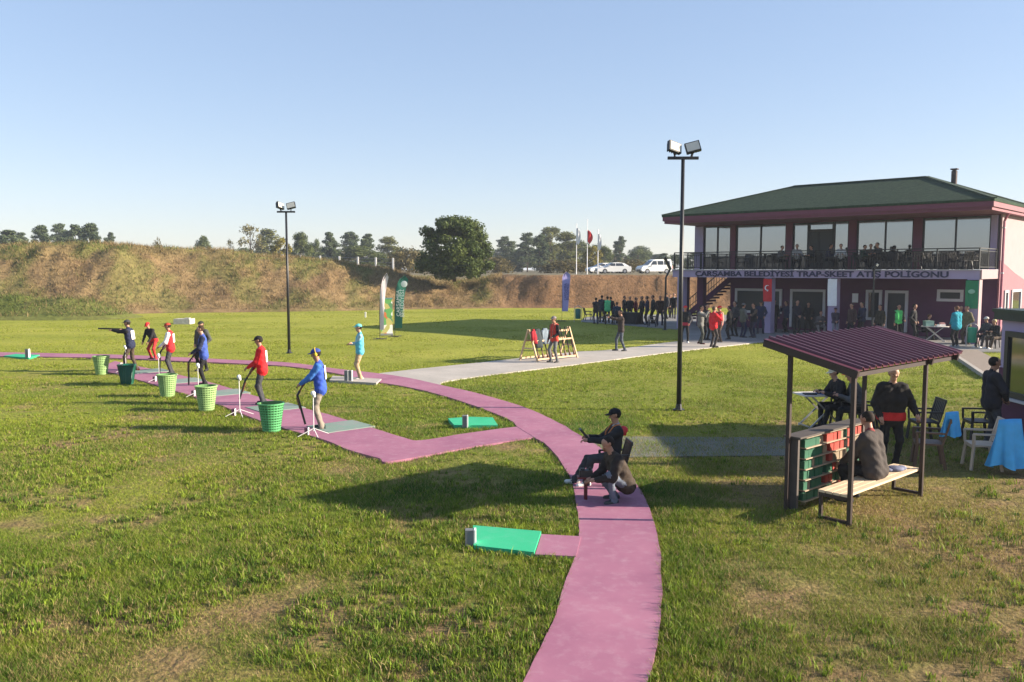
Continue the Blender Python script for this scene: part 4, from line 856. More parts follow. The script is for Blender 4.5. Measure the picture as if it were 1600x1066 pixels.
# ================================================================== CARS
m_carw = mat('car_white', (.74, .74, .72), .3, .02, spec=.6); m_tyre = mat('tyre', (.02, .02, .02), .8, .1); m_rim = mat('rim', (.4, .4, .42), .35, .05, metal=.8); m_tail = mat('tail_red', (.35, .01, .01), .3, 0); m_head = mat('head_clear', (.6, .62, .65), .15, 0)
def car(kind, px, Y, heading, label, z=3.0):
    c = A(px, 427, Y); r = empty('parked_car', (c.x, Y, z), heading)       # +x is the car's front
    if kind == 'sedan': Lc, Wc = 4.5, 1.75; low = [(-2.2, .35), (-2.25, .62), (-2.18, .93), (-1.5, .98), (1.0, .95), (1.95, .78), (2.22, .62), (2.25, .35), (2.1, .25), (-2.1, .25)]; cab = [(-1.95, .96), (-1.25, 1.36), (-.5, 1.45), (.2, 1.42), (1.15, .93)]
    else: Lc, Wc = 4.4, 1.8; low = [(-2.1, .4), (-2.15, .8), (-2.12, 1.08), (.9, 1.08), (1.9, .98), (2.15, .75), (2.2, .4), (2.0, .28), (-2.0, .28)]; cab = [(-2.12, 1.06), (-2.05, 1.78), (-1.8, 1.84), (.1, 1.82), (.45, 1.74), (1.25, 1.06)]
    mb = MB(); mb.extr(low, lambda p: (p[0], -Wc / 2, p[1]), lambda p: (p[0], Wc / 2, p[1])); body = mb.build('body', m_carw, r)
    ins = .12; mb = MB(); n = len(cab)
    f0 = lambda p: (p[0], -Wc / 2 + ins * (p[1] - .95) / .5 + .01, p[1]); f1 = lambda p: (p[0], Wc / 2 - ins * (p[1] - .95) / .5 - .01, p[1])
    mb.extr(cab, f0, f1); mb.build('cabin', m_carw, r)
    zb = .98 if kind == 'sedan' else 1.12; zt_ = 1.34 if kind == 'sedan' else 1.62
    ws = [(-1.0, -.12), (-.05, .62)] if kind == 'sedan' else [(-1.85, -1.0), (-.92, -.1), (0.0, .62)]
    for s_ in (-1, 1):
        for a, b_ in ws:
            q = [(a - (.25 if kind == 'sedan' and a < -.5 else 0), zb), (b_ + (.3 if b_ > .3 else 0), zb), (b_ - (.12 if b_ > .3 else 0), zt_), (a + .02, zt_)]
            o1 = lambda p: (p[0], s_ * (Wc / 2 - ins * (p[1] - .95) / .5 - .0), p[1]); o2 = lambda p: (p[0], s_ * (Wc / 2 - ins * (p[1] - .95) / .5 - .03), p[1])
            MB().extr(q, o1, o2).build('side_window', m_dglass, r)
    (xa_, za_), (xb_, zb_) = cab[-1], cab[-2]
    for (xa_, za_), (xb_, zb_), nm_ in ((cab[-1], cab[-2], 'windscreen'), (cab[0], cab[1], 'rear_window')):
        sg = 1 if nm_ == 'windscreen' else -1
        a = Vector((xa_ * .9 + xb_ * .1, 0, za_ * .9 + zb_ * .1)); b_ = Vector((xa_ * .15 + xb_ * .85, 0, za_ * .15 + zb_ * .85)); off = Vector((.012 * sg, 0, .012))
        vs = [a + off + Vector((0, -Wc * .44, 0)), a + off + Vector((0, Wc * .44, 0)), b_ + off + Vector((0, Wc * .36, 0)), b_ + off + Vector((0, -Wc * .36, 0))]; vs += [v - off * 1.6 for v in vs]
        MB().add(vs, [(0, 1, 2, 3), (7, 6, 5, 4), (0, 4, 5, 1), (1, 5, 6, 2), (2, 6, 7, 3), (3, 7, 4, 0)]).build(nm_, m_dglass, r)
    for x_ in (-1.33, 1.36):
        for s_ in (-1, 1):
            y_ = s_ * (Wc / 2 - .09); wo = MB().cyl((x_, y_ - .1, .31), (x_, y_ + .1, .31), .31, n=20).build('wheel', m_tyre, r)
            MB().cyl((x_, y_ - .108, .31), (x_, y_ + .108, .31), .19, n=12).build('rim', m_rim, wo)
    for s_ in (-1, 1):
        MB().box((2.17, s_ * Wc * .38, .68), (.12, .32, .12)).build('headlight', m_head, r); MB().box((-2.2, s_ * Wc * .4, .8), (.08, .24, .16 if kind == 'sedan' else .4)).build('tail_light', m_tail, r)
        MB().box((.75, s_ * (Wc / 2 + .09), 1.02), (.1, .16, .12)).build('mirror', m_carw, r)
    MB().box((2.235, 0, .45), (.03, 1.1, .16)).build('grille', m_frame, r)
    tag(r, label, 'car', 'white cars parked on the plateau'); return r
car('sedan', 958, 110, R(190), 'white sedan parked broadside on the plateau')
car('sedan', 941, 118, R(200), 'second white car half hidden behind the sedan')
car('van', 1022, 108, R(196), 'boxy white van parked right of the sedan')
# ================================================================== PEOPLE
def ik(a, t, l1, l2, pole):
    a, t, pole = Vector(a), Vector(t), Vector(pole); d = t - a; L = min(max(d.length, abs(l1 - l2) + .02), l1 + l2 - .004); d.normalize()
    t = a + d * L; x = (l1 * l1 - l2 * l2 + L * L) / (2 * L); h = math.sqrt(max(0, l1 * l1 - x * x))
    pp = pole - d * pole.dot(d)
    if pp.length < 1e-4: pp = Vector((0, 1, 0)) - d * d.y
    pp.normalize(); return a + d * x + pp * h, t
def surfnets(D, org, h):
    s = D < 0; nx, ny, nz = D.shape
    c = np.zeros((nx - 1, ny - 1, nz - 1), np.int8)
    for i in (0, 1):
        for j in (0, 1):
            for k in (0, 1): c += s[i:nx - 1 + i, j:ny - 1 + j, k:nz - 1 + k]
    mix = (c > 0) & (c < 8); I = np.argwhere(mix); n = len(I); idm = np.full(mix.shape, -1, np.int64); idm[mix] = np.arange(n)
    acc = np.zeros((n, 3)); cnt = np.zeros(n)
    corners = [(i, j, k) for i in (0, 1) for j in (0, 1) for k in (0, 1)]
    for a in corners:
        for ax in range(3):
            if a[ax]: continue
            b = list(a); b[ax] = 1
            da = D[I[:, 0] + a[0], I[:, 1] + a[1], I[:, 2] + a[2]]; db = D[I[:, 0] + b[0], I[:, 1] + b[1], I[:, 2] + b[2]]
            m = (da < 0) != (db < 0); t = np.where(m, da / np.where(da - db == 0, 1, da - db), 0)
            p = np.tile(np.array(a, float), (n, 1)); p[:, ax] += t; acc += p * m[:, None]; cnt += m
    V = (I + acc / cnt[:, None]) * h + org
    Fs = []
    for ax in range(3):
        sl0 = [slice(1, -1)] * 3; sl1 = [slice(1, -1)] * 3; sl0[ax] = slice(0, -1); sl1[ax] = slice(1, None)
        a = s[tuple(sl0)]; b = s[tuple(sl1)]; E_ = np.argwhere(a != b)
        if not len(E_): continue
        off = np.array([1, 1, 1]); off[ax] = 0; P = E_ + off; u, v = [(1, 2), (2, 0), (0, 1)][ax]
        def cid(du, dv):
            Q = P.copy(); Q[:, u] -= du; Q[:, v] -= dv; return idm[Q[:, 0], Q[:, 1], Q[:, 2]]
        q = np.stack([cid(1, 1), cid(0, 1), cid(0, 0), cid(1, 0)], 1); ins = a[tuple(E_.T)]
        q[~ins] = q[~ins][:, ::-1]; Fs.append(q)
    return V, np.concatenate(Fs)
SK = [(.38, .20, .135), (.45, .26, .18), (.30, .155, .10)]
CM = {}
def cmat(c, cloth=True):
    k = tuple(round(x, 3) for x in c)
    if k not in CM: CM[k] = mat('cloth_%d' % len(CM), c, .85, .18, 9, bump=.35 if cloth else 0, bscale=30, spec=.2)
    return CM[k]
m_skin = [mat('skin_%d' % i, c, .55, .06, 12, spec=.35) for i, c in enumerate(SK)]
m_eye = mat('eye_dark', (.02, .015, .012), .3, 0)
POSE = {
 'stand': dict(rh=(.27, .04, .84), lh=(-.27, .03, .84)),
 'stand2': dict(rh=(.26, .10, .86), lh=(-.20, .22, 1.02), rf=(.13, .06), lf=(-.12, -.06)),
 'pockets': dict(rh=(.21, .10, .96), lh=(-.21, .10, .96), rf=(.14, .02), lf=(-.14, -.03)),
 'clasp': dict(rh=(.06, .26, .98), lh=(-.04, .27, 1.0)),
 'crossed': dict(rh=(-.10, .25, 1.19), lh=(.12, .27, 1.15)),
 'behind': dict(rh=(.06, -.22, .95), lh=(-.04, -.22, .93), rpole=(1, -.2, 0), lpole=(-1, -.2, 0)),
 'phone': dict(rh=(.06, .36, 1.50), lh=(-.07, .36, 1.49), rf=(.12, .10), lf=(-.12, -.08)),
 'photo': dict(rh=(.10, .50, 1.50), lh=(-.06, .52, 1.47), rf=(.14, .16), lf=(-.13, -.14)),
 'onehand': dict(rh=(.10, .30, 1.42), lh=(-.25, .05, .86)),
 'salute': dict(rh=(.16, .16, 1.62), lh=(-.26, .05, .86), rpole=(1, 0, .2)),
 'walk': dict(rh=(.25, .22, .90), lh=(-.25, -.16, .88), rf=(.11, -.22), lf=(-.11, .24)),
 'aim': dict(rh=(.08, .30, 1.42), lh=(-.02, .62, 1.43), rf=(.16, -.12), lf=(-.12, .16), lean=(0, .06), rpole=(1, -.1, -.5), lpole=(-.5, .1, -1), hp=-6, hx=.03),
 'gun': dict(rh=(.08, .33, 1.02), lh=(-.08, .40, .98), lean=(0, .04), hp=-10),
 'gunlow': dict(rh=(.16, .26, .92), lh=(-.12, .32, 1.0), lean=(0, .03), hp=-12),
 'reach': dict(rh=(.36, .22, 1.02), lh=(-.30, .10, .90), lean=(0, .03)),
 'sit': dict(pel=(0, 0, .54), rf=(.14, .48), lf=(-.14, .46), rh=(.14, .38, .66), lh=(-.13, .36, .66), lean=(0, .03)),
 'sitf': dict(pel=(0, 0, .54), rf=(.13, .44), lf=(-.13, .50), rh=(.14, .46, .80), lh=(-.16, .44, .80), lean=(0, .16), hp=-12),
 'sitx': dict(pel=(0, 0, .56), rf=(.10, .60), lf=(-.10, .42), rh=(.12, .36, .72), lh=(-.08, .42, .70), lean=(0, .14), hp=-8),
 'sitslump': dict(pel=(0, 0, .54), rf=(.16, .34), lf=(-.16, .50), rh=(.15, .46, .60), lh=(-.14, .46, .58), lean=(0, .20), hp=-25),
 'crouch': dict(pel=(0, -.12, .30), rf=(.14, .06), lf=(-.14, .22), rh=(.08, .52, .46), lh=(-.08, .54, .44), lean=(0, .30), hp=-15),
 'bend': dict(pel=(0, -.06, .88), rh=(.14, .44, .82), lh=(-.14, .44, .80), lean=(0, .24), hp=-30),
}
ALLP = []
def person(loc, heading, pose, label, top, bottom, sleeve=None, shoes=(.03, .03, .03), hat=None, hair=(.02, .016, .012), h=1.75, res=.02, skin=0, fat=1.0, jacket=.012, group=None, bib=None, muffs=None, gloves=None, look=0, collar=None, waist=None, stripe=None, override=None, coat=False):
    P = dict(POSE[pose]); P.update(override or {})
    if h == 1.75 and res >= .02: h = random.uniform(1.64, 1.84)
    pel = Vector(P.get('pel', (0, 0, .93))); ln = P.get('lean', (0, 0)); sit = pel.z < .7
    tl = .50; lz = math.sqrt(max(.05, tl * tl - ln[0] ** 2 - ln[1] ** 2)); ch = pel + Vector((ln[0], ln[1], lz)); up = (ch - pel).normalized()
    fwd = Vector((0, 1, 0)) - up * up.y; fwd.normalize(); rt = fwd.cross(up)
    tf = lambda o, x, y, z: o + rt * x + fwd * y + up * z
    S = [tf(ch, s * .185, 0, -.02) for s in (1, -1)]; Hh = [pel + Vector((s * .09, 0, -.02)) for s in (1, -1)]
    neck = tf(ch, 0, .0, .06); hc = neck + up * .07 + Vector((P.get('hx', 0), .035, .10))
    HM = Matrix.Rotation(R(look), 3, 'Z') @ Matrix.Rotation(R(P.get('hp', 0)), 3, 'X')
    hm = lambda x, y, z: hc + HM @ Vector((x, y, z))
    pr = []; cap_ = lambda a, b, r0, r1, m: pr.append((np.array(a), np.array(b), r0, r1, m))
    j = jacket; tm, sm, bm2, shm = 1, 2, 3, 4
    # legs
    feet = [P.get('rf', (.11, 0)), P.get('lf', (-.11, -.01))]
    for i, s in enumerate((1, -1)):
        f = feet[i]; ft = Vector((f[0], f[1], .085 + (f[2] if len(f) > 2 else 0))); k, an = ik(Hh[i], ft, .43, .43, P.get('kpole', (s * .25, 1, .25)))
        cap_(Hh[i], k, .088 * fat, .064, bm2); cap_(k, an, .064, .048, bm2); cap_(an + Vector((0, 0, .02)), an + Vector((0, 0, -.015)), .055, .058, bm2)
        fd = Vector((s * .25, 1, 0)).normalized(); cap_(an + Vector((0, 0, -.04)) - fd * .055, an + Vector((0, 0, -.048)) + fd * .145, .043, .036, shm)
        cap_(an + Vector((0, 0, -.055)) + fd * .05, an + Vector((0, 0, -.055)) + fd * .15, .036, .030, shm)
    # trunk
    w_ = fat; cap_(Hh[0] + Vector((0, 0, .0)), Hh[1], .105 * w_ + j, .105 * w_ + j, tm if (not sit or coat) else bm2)
    for s in (1, -1):
        cap_(tf(pel, s * .065, 0, .06), tf(pel, s * .07 * w_, .012, .25), .105 * w_ + j, .103 * w_ + j, tm)
        cap_(tf(pel, s * .07 * w_, .012, .25), tf(ch, s * .085, 0, -.09), .103 * w_ + j, .102 + j, tm)
    if jacket > .018 and not sit: cap_(tf(pel, -.05, 0, -.06), tf(pel, .05, 0, -.06), .108 * w_ + j, .108 * w_ + j, tm)
    cap_(tf(ch, .145, -.01, -.012), tf(ch, -.145, -.01, -.012), .066 + j, .068 + j, tm)
    cap_(tf(ch, 0, -.01, .0), tf(neck, 0, 0, .02), .075 + j * .5, .058, 6 if collar else tm)
    cap_(neck, hc + Vector((0, -.01, -.05)), .055, .052, 0)
    # head
    cap_(hm(0, -.018, .035), hm(0, .018, .035), .082, .080, 0); cap_(hm(0, .018, -.005), hm(0, .038, -.078), .064, .040, 0)
    cap_(hm(0, .092, .0), hm(0, .104, -.024), .010, .015, 0)
    for s in (1, -1): cap_(hm(s * .080, -.005, .0), hm(s * .082, -.008, .03), .014, .017, 0); cap_(hm(s * .035, .074, -.02), hm(s * .04, .06, -.03), .02, .02, 0)
    # arms
    hands = []
    for i, s in enumerate((1, -1)):
        tg = P['rh' if s == 1 else 'lh']; po = P.get('rpole' if s == 1 else 'lpole', (s * .55, -.6, -.7))
        e, wv = ik(S[i], tg, .29, .255, po); cap_(S[i], e, .058 + j, .049 + j * .8, sm); cap_(e, wv, .049 + j * .8, .038 + j * .4, sm)
        d = (wv - e).normalized(); hd = (d + Vector((-s * .15, .25, 0)) * .5).normalized() if P.get('hand', 1) else d
        cap_(wv, wv + hd * .075, .030, .036, 5 if gloves else 0); hands.append((wv, hd, s))
    A0 = np.min([np.minimum(p[0] - max(p[2], p[3]), p[1] - max(p[2], p[3])) for p in pr], 0) - 3 * res; A1 = np.max([np.maximum(p[0] + max(p[2], p[3]), p[1] + max(p[2], p[3])) for p in pr], 0) + 3 * res
    A0[2] = max(A0[2], -.004 - 3 * res) if not P.get('float') else A0[2]
    dims = np.ceil((A1 - A0) / res).astype(int) + 1; gx = [A0[q] + np.arange(dims[q]) * res for q in range(3)]
    D = np.full(dims, .5); raw = np.full(dims, .5); own = np.zeros(dims, np.int8)
    for a, b, r0, r1, m in pr:
        rm = max(r0, r1) + .07; lo = np.minimum(a, b) - rm; hi = np.maximum(a, b) + rm; sl = []
        for q in range(3): sl.append(slice(max(0, int((lo[q] - A0[q]) / res)), min(dims[q], int((hi[q] - A0[q]) / res) + 2)))
        sl = tuple(sl); Xg, Yg, Zg = np.meshgrid(gx[0][sl[0]], gx[1][sl[1]], gx[2][sl[2]], indexing='ij')
        ab = b - a; L2 = max(1e-9, ab @ ab); t = np.clip(((Xg - a[0]) * ab[0] + (Yg - a[1]) * ab[1] + (Zg - a[2]) * ab[2]) / L2, 0, 1)
        dd = np.sqrt((Xg - a[0] - t * ab[0]) ** 2 + (Yg - a[1] - t * ab[1]) ** 2 + (Zg - a[2] - t * ab[2]) ** 2) - (r0 + (r1 - r0) * t)
        if m in (1, 2, 3): dd = dd + .0065 * np.sin(38 * Zg + 17 * Xg + 9 * Yg + m) * np.sin(23 * Xg - 29 * Yg + 11 * Zg)
        k_ = .012 if m == 0 else .032; hh = np.clip(.5 + .5 * (D[sl] - dd) / k_, 0, 1); D[sl] = D[sl] * (1 - hh) + dd * hh - k_ * hh * (1 - hh)
        bt = dd < raw[sl]; own[sl] = np.where(bt, m, own[sl]); raw[sl] = np.where(bt, dd, raw[sl])
    if not P.get('float'): D = np.maximum(D, (.002 - gx[2])[None, None, :])
    V, Fq_ = surfnets(D, A0, res)
    ii = np.clip(np.rint((V - A0) / res).astype(int), 0, dims - 1); vm = own[ii[:, 0], ii[:, 1], ii[:, 2]]; fm = vm[Fq_[:, 0]].copy()
    fcz = V[Fq_].mean(1)
    if waist is not None: fm[(fm == 1) & (np.abs(fcz[:, 2] - (pel.z - .01)) < .075)] = 7
    mb = MB(); mb.v = [tuple(v) for v in V]; mb.f = [tuple(int(q) for q in f) for f in Fq_]; mb.m = [int(q) for q in fm]
    # fingers
    for wv, hd, s in hands:
        dn = Vector((0, 0, -1)) - hd * (-hd.z); 
        if dn.length < .3: dn = Vector((0, 1, 0)) - hd * hd.y
        dn.normalize(); sd_ = hd.cross(dn)
        for q, L in enumerate((.062, .072, .068, .052)):
            b0 = wv + hd * .095 + sd_ * (.02 - .0135 * q) * 1.3; mb.tube([b0 - hd * .03, b0 + hd * L * .5 + dn * .006, b0 + hd * L * .8 + dn * .026, b0 + hd * L * .75 + dn * .048], [.009, .0088, .008, .006], 5, 5 if gloves else 0)
        b0 = wv + hd * .035 + sd_ * .03; mb.tube([b0, b0 + sd_ * .022 + hd * .022 + dn * .008, b0 + sd_ * .022 + hd * .05 + dn * .02], [.011, .0105, .008], 5, 5 if gloves else 0)
    for s in (1, -1): mb.ell(hm(s * .032, .083, .004), (.011, .006, .007), 6, 4, mi=8)
    tcol = top; mats_ = [m_skin[skin], cmat(top), cmat(sleeve or top), cmat(bottom), cmat(shoes), cmat(gloves or (.02, .02, .02)), cmat(collar or top), cmat(waist or top), m_eye]
    o = mb.build('person', mats_, None, True); o.location = loc; o.rotation_euler = (0, 0, R(heading - 90)); o.scale = (h / 1.75,) * 3
    # hair and headwear
    M3 = HM
    hb = MB(); hb.ell(hm(0, -.020, .034), (.089, .100, .098), 14, 8, M=M3 @ Matrix.Rotation(R(24), 3, 'X'), z0=-.55, z1=1.0); hb.build('hair', cmat(hair, False), o, True)
    if hat:
        cb = MB(); cb.ell(hm(0, -.006, .050), (.098, .112, .088), 16, 6, M=M3, z0=0.0, z1=1.0)
        vs = []; n = 9
        for i in range(n):
            a = R(-62 + 124 * i / (n - 1)); x, y = math.sin(a), math.cos(a)
            vs += [hm(.094 * x, .104 * y - .006, .056), hm(.088 * x, .104 * y + .082 * max(.12, y) - .006, .046 - .012 * abs(x)), hm(.094 * x, .104 * y - .006, .048), hm(.088 * x, .104 * y + .080 * max(.12, y) - .006, .040 - .012 * abs(x))]
        fs = []
        for i in range(n - 1): k = 4 * i; fs += [(k, k + 1, k + 5, k + 4), (k + 2, k + 6, k + 7, k + 3), (k + 1, k + 3, k + 7, k + 5)]
        cb.add(vs, fs); cb.ell(hm(0, -.006, .139), (.012, .012, .006), 6, 3); cb.build('cap', cmat(hat), o, True)
    if muffs:
        e = MB()
        for s in (1, -1): e.ell(hm(s * .095, -.005, .005), (.022, .036, .045), 10, 6, M=M3)
        e.tube([hm(-.1, -.005, .03), hm(-.085, -.005, .12), hm(0, -.005, .152), hm(.085, -.005, .12), hm(.1, -.005, .03)], .009, 5); e.build('ear_muffs', cmat(muffs), o, True)
    if stripe:
        sp = MB()
        for s in (1, -1): sp.tube([tf(ch, s * .10, -.06, .085 + j), tf(ch, s * .105, .07, .055), tf(ch, s * .10, .128 + j, -.08), tf(pel, s * .075, .135 * w_ + j, .22), tf(pel, s * .07, .13 * w_ + j, .06)], .014, 5)
        sp.build('vest_trim', cmat(stripe), o, True)
    if bib:
        vs = []; nb = 5
        for i in range(nb):
            for jx in range(5):
                x = -.125 + .25 * jx / 4; z = -.02 - .30 * i / (nb - 1); vs.append(tf(ch, x, -(.128 + j) + .9 * x * x - .004, z))
        vs += [v + fwd * .012 for v in vs]; k = nb * 5; fs = [(a * 5 + c, a * 5 + c + 1, a * 5 + c + 6, a * 5 + c + 5) for a in range(nb - 1) for c in range(4)]; fs += [tuple(q + k for q in f[::-1]) for f in fs]
        MB().add(vs, fs).build('number_bib', cmat(bib), o)
    tag(o, label, 'person', group); ALLP.append(o)
    o['hands'] = 0; del o['hands']
    return o
# ------------------------------------------------------------------ shotgun
m_wood = mat('walnut', (.13, .055, .025), .45, .25, 12); m_gun = mat('gun_steel', (.035, .037, .042), .35, .1, metal=.7)
def shotgun(butt, hinge, muz, label, group='shotguns'):
    butt, hinge, muz = Vector(butt), Vector(hinge), Vector(muz); r = empty('shotgun', butt); z = Vector((0, 0, 0)); hg = hinge - butt; mz = muz - butt
    MB().tube([z, hg * .28, hg * .55, hg * .78], [.045, .036, .020, .022], 8).build('stock', m_wood, r, True)
    MB().tube([hg * .74, hg * 1.02], [.026, .026], 8).tube([hg * .68 - Vector((0, 0, .02)), hg * .74 - Vector((0, 0, .05)), hg * .84 - Vector((0, 0, .03))], .005, 5).build('receiver', m_gun, r)
    d = (mz - hg).normalized(); up_ = Vector((0, 0, 1)) - d * d.z
    up_ = up_.normalized() if up_.length > .1 else Vector((1, 0, 0))
    MB().cyl(hg + up_ * .012, mz + up_ * .012, .013, n=8).cyl(hg - up_ * .012, mz - up_ * .012, .013, n=8).build('barrels', m_gun, r); MB().tube([hg + d * .04 - up_ * .02, hg + d * .3 - up_ * .024], [.024, .017], 8).build('fore_end', m_wood, r)
    tag(r, label, 'shotgun', group); return r
def hw(o, x, y, z):                # point in a person's own frame -> site
    q = Matrix.Rotation(o.rotation_euler[2], 3, 'Z'); return Vector(o.location) + (q @ Vector((x, y, z))) * o.scale[0]
BLK = (.016, .016, .018); NAV = (.02, .025, .055); GRY = (.12, .12, .125); DGY = (.05, .05, .055); RED = (.55, .025, .03); BLUE = (.04, .09, .42); TURQ = (.10, .42, .55); KHK = (.28, .24, .17); WHT = (.72, .72, .70); BRN = (.075, .055, .042); DNM = (.07, .10, .16); HVG = (.10, .62, .16); TEAL = (.02, .26, .34); OLV = (.12, .12, .06)
SHG = 'shooters and helpers on the firing line'
# firing line
p = person(G(206, 581), 181, 'aim', 'shooter in navy vest aiming a shotgun left at the far station', NAV, BRN, sleeve=BLK, hat=DGY, shoes=(.35, .06, .04), bib=WHT, group=SHG)
shotgun(hw(p, .09, .06, 1.455), hw(p, .065, .36, 1.465), hw(p, .03, 1.10, 1.49), 'shotgun raised to the aiming shooter\'s shoulder')
person(G(240, 562), 250, 'bend', 'person in black jacket and red cap behind the red vest shooter', BLK, (.38, .03, .03), hat=RED, group=SHG, waist=RED, h=1.55)
p = person(G(268, 585), 190, 'gunlow', 'shooter in long red vest with white sleeves at the third station', RED, DGY, sleeve=WHT, hat=(.40, .05, .03), bib=WHT, group=SHG, jacket=.022)
shotgun(hw(p, .16, .22, 1.02), hw(p, .10, .36, .78), hw(p, .05, .40, .06), 'shotgun resting muzzle down before the red vest shooter')
person(G(317, 580), 255, 'pockets', 'person in dark jacket and dark cap partly behind the blue vest shooter', (.06, .065, .06), BLK, hat=(.03, .035, .025), group=SHG, jacket=.022)
p = person(G(320, 603), 200, 'gunlow', 'bareheaded shooter in blue vest behind the woven basket', (.05, .09, .34), BLK, sleeve=NAV, hair=(.04, .025, .015), group=SHG, jacket=.02, skin=1)
shotgun(hw(p, .16, .22, .98), hw(p, .0, .42, .72), hw(p, -.02, .44, .05), 'dark shotgun held upright by the blue vest shooter')
p = person(G(411, 632), 188, 'gunlow', 'shooter in bright red jacket and black cap at the second station', (.62, .02, .025), DGY, hat=BLK, bib=WHT, group=SHG, jacket=.024, res=.016)
shotgun(hw(p, .14, .24, .96), hw(p, .10, .45, .62), hw(p, .06, .60, .14), 'shotgun pointing at the ground by the red jacket shooter')
p = person(G(502, 671), 189, 'gun', 'shooter in royal blue vest, blue cap and khaki trousers, nearest on the line', BLUE, (.24, .205, .165), sleeve=(.05, .17, .50), hat=(.035, .06, .26), muffs=(.70, .50, .05), bib=WHT, shoes=(.02, .035, .035), group=SHG, jacket=.02, res=.014, override=dict(rh=(.10, .34, 1.06), lh=(-.06, .40, 1.03)))
shotgun(hw(p, .08, .30, 1.12), hw(p, .04, .50, .76), hw(p, .02, .34, .12), 'broken open shotgun of the nearest shooter in blue')
person(G(563, 594), 195, 'crossed', 'judge in turquoise shirt, pale cap and beige trousers by the path', TURQ, (.42, .30, .18), sleeve=(.30, .48, .55), hat=(.12, .50, .50), shoes=(.6, .55, .48), group=SHG, fat=1.1, res=.016, skin=1)
# rack and concrete path
person(G(866, 567), 215, 'stand2', 'man in red vest over black shirt standing at the gun rack', stripe=(.45, .20, .15), top=(.52, .05, .035), bottom=(.13, .13, .13), sleeve=BLK, hat=(.20, .17, .18), h=1.72)
p = person(G(970, 549), 190, 'photo', 'man in dark clothes photographing with raised camera on concrete path', (.05, .038, .036), (.07, .08, .10), sleeve=(.055, .04, .035))
cm_ = MB(); cm_.box((0, 0, 0), (.14, .09, .10)).cyl((0, .04, 0), (0, .16, 0), .04, n=10).box((0, 0, .065), (.05, .07, .04)); c_ = cm_.build('camera_body', MATS['dark_iron']); c_.location = hw(p, .02, .56, 1.56); c_.rotation_euler = (0, 0, p.rotation_euler[2]); c_.name = 'handheld_camera'
tag(c_, 'black camera held up by the man on the concrete path', 'camera')
PG = 'people standing in front of the clubhouse'
person(G(1070, 536), 250, 'pockets', 'person in black jacket and red cap just right of the tall lamp post', BLK, BLK, sleeve=(.06, .06, .07), hat=(.60, .04, .04), waist=(.40, .03, .06), shoes=WHT, group=PG, jacket=.02)
person(G(1094, 538), 330, 'phone', 'person in grey hooded jacket beside the red jacket man', (.13, .13, .125), (.06, .065, .055), shoes=(.10, .03, .02), group=PG, jacket=.022)
person(G(1114, 543), 20, 'onehand', 'bareheaded man in bright red jacket seen from behind', (.60, .02, .03), (.05, .04, .04), hair=(.10, .07, .05), group=PG, jacket=.022)
person(G(1124, 535), 200, 'salute', 'person in red cap and red vest raising a hand to the forehead', (.45, .04, .04), BRN, sleeve=(.55, .30, .24), hat=(.60, .03, .03), group=PG)
person(G(1103, 532), 300, 'stand', 'person in black half hidden behind the red jacket man', BLK, BLK, group=PG)
person(G(1160, 528), 20, 'clasp', 'person in camouflage grey top in the shade left of the red banner', (.10, .105, .08), NAV, sleeve=(.14, .14, .15), group=PG, hat=GRY)
person(G(1177, 528), 200, 'crossed', 'person in black facing the camouflage top person in the shade', BLK, (.03, .03, .06), sleeve=(.12, .09, .07), group=PG)
person(G(1188, 522), 250, 'pockets', 'person in navy jacket at the foot of the red banner pillar', NAV, NAV, hat=BLK, group=PG)
person(G(1209, 519), 240, 'stand', 'tall person in black right of the red banner pillar', BLK, BLK, group=PG, h=1.8)
person(G(1228, 520), 190, 'onehand', 'person in dark blue gesturing left of the clubhouse double door', (.03, .035, .07), BLK, group=PG)
person(G(1304, 527), 265, 'clasp', 'young person with white sheet on chest by the white banner pillar', (.05, .04, .06), (.20, .20, .24), hat=(.06, .02, .03), bib=None, h=1.5, group=PG, shoes=(.2, .2, .22))
person(G(1402, 532), 275, 'stand2', 'person in green high visibility vest in the right doorway', HVG, BLK, sleeve=(.03, .04, .03), group=PG)
person(G(1374, 532), 210, 'stand', 'person in dark olive jacket beside the slim lamp post', (.035, .032, .022), BLK, group=PG)
person(G(1493, 542), 110, 'clasp', 'man in teal jacket seen from behind at the folding table', TEAL, BLK, hat=None, hair=(.12, .06, .04), group=PG, jacket=.03, fat=1.15, shoes=(.3, .3, .3))
person(G(1499, 538), 250, 'pockets', 'person in dark jacket and pale scarf facing the teal jacket man', BLK, BLK, collar=(.6, .6, .6), group=PG, h=1.78)
person(G(1509, 539), 190, 'pockets', 'person in long olive coat right of the teal jacket man', (.13, .115, .06), BRN, group=PG, jacket=.035)
for px, py, hd, ps, tc_, lb in ((1148, 526, 200, 'pockets', (.03, .03, .035), 'person in charcoal left of the camouflage top person'), (1244, 523, 280, 'clasp', (.02, .02, .03), 'person in dark blue at the left door jamb'), (1262, 522, 250, 'pockets', BLK, 'person in black before the clubhouse double door'), (1330, 529, 200, 'stand', (.05, .03, .03), 'person in dark brown below the notice sheet'), (1346, 529, 190, 'clasp', NAV, 'person in navy between the notice sheet and slim lamp post'), (1426, 534, 320, 'pockets', BLK, 'person in black right of the right doorway'), (1139, 531, 150, 'pockets', BLK, 'person in black right of the saluting red cap person')):
    person(G(px, py), hd, ps, lb, tc_, BLK, group=PG, jacket=.02)
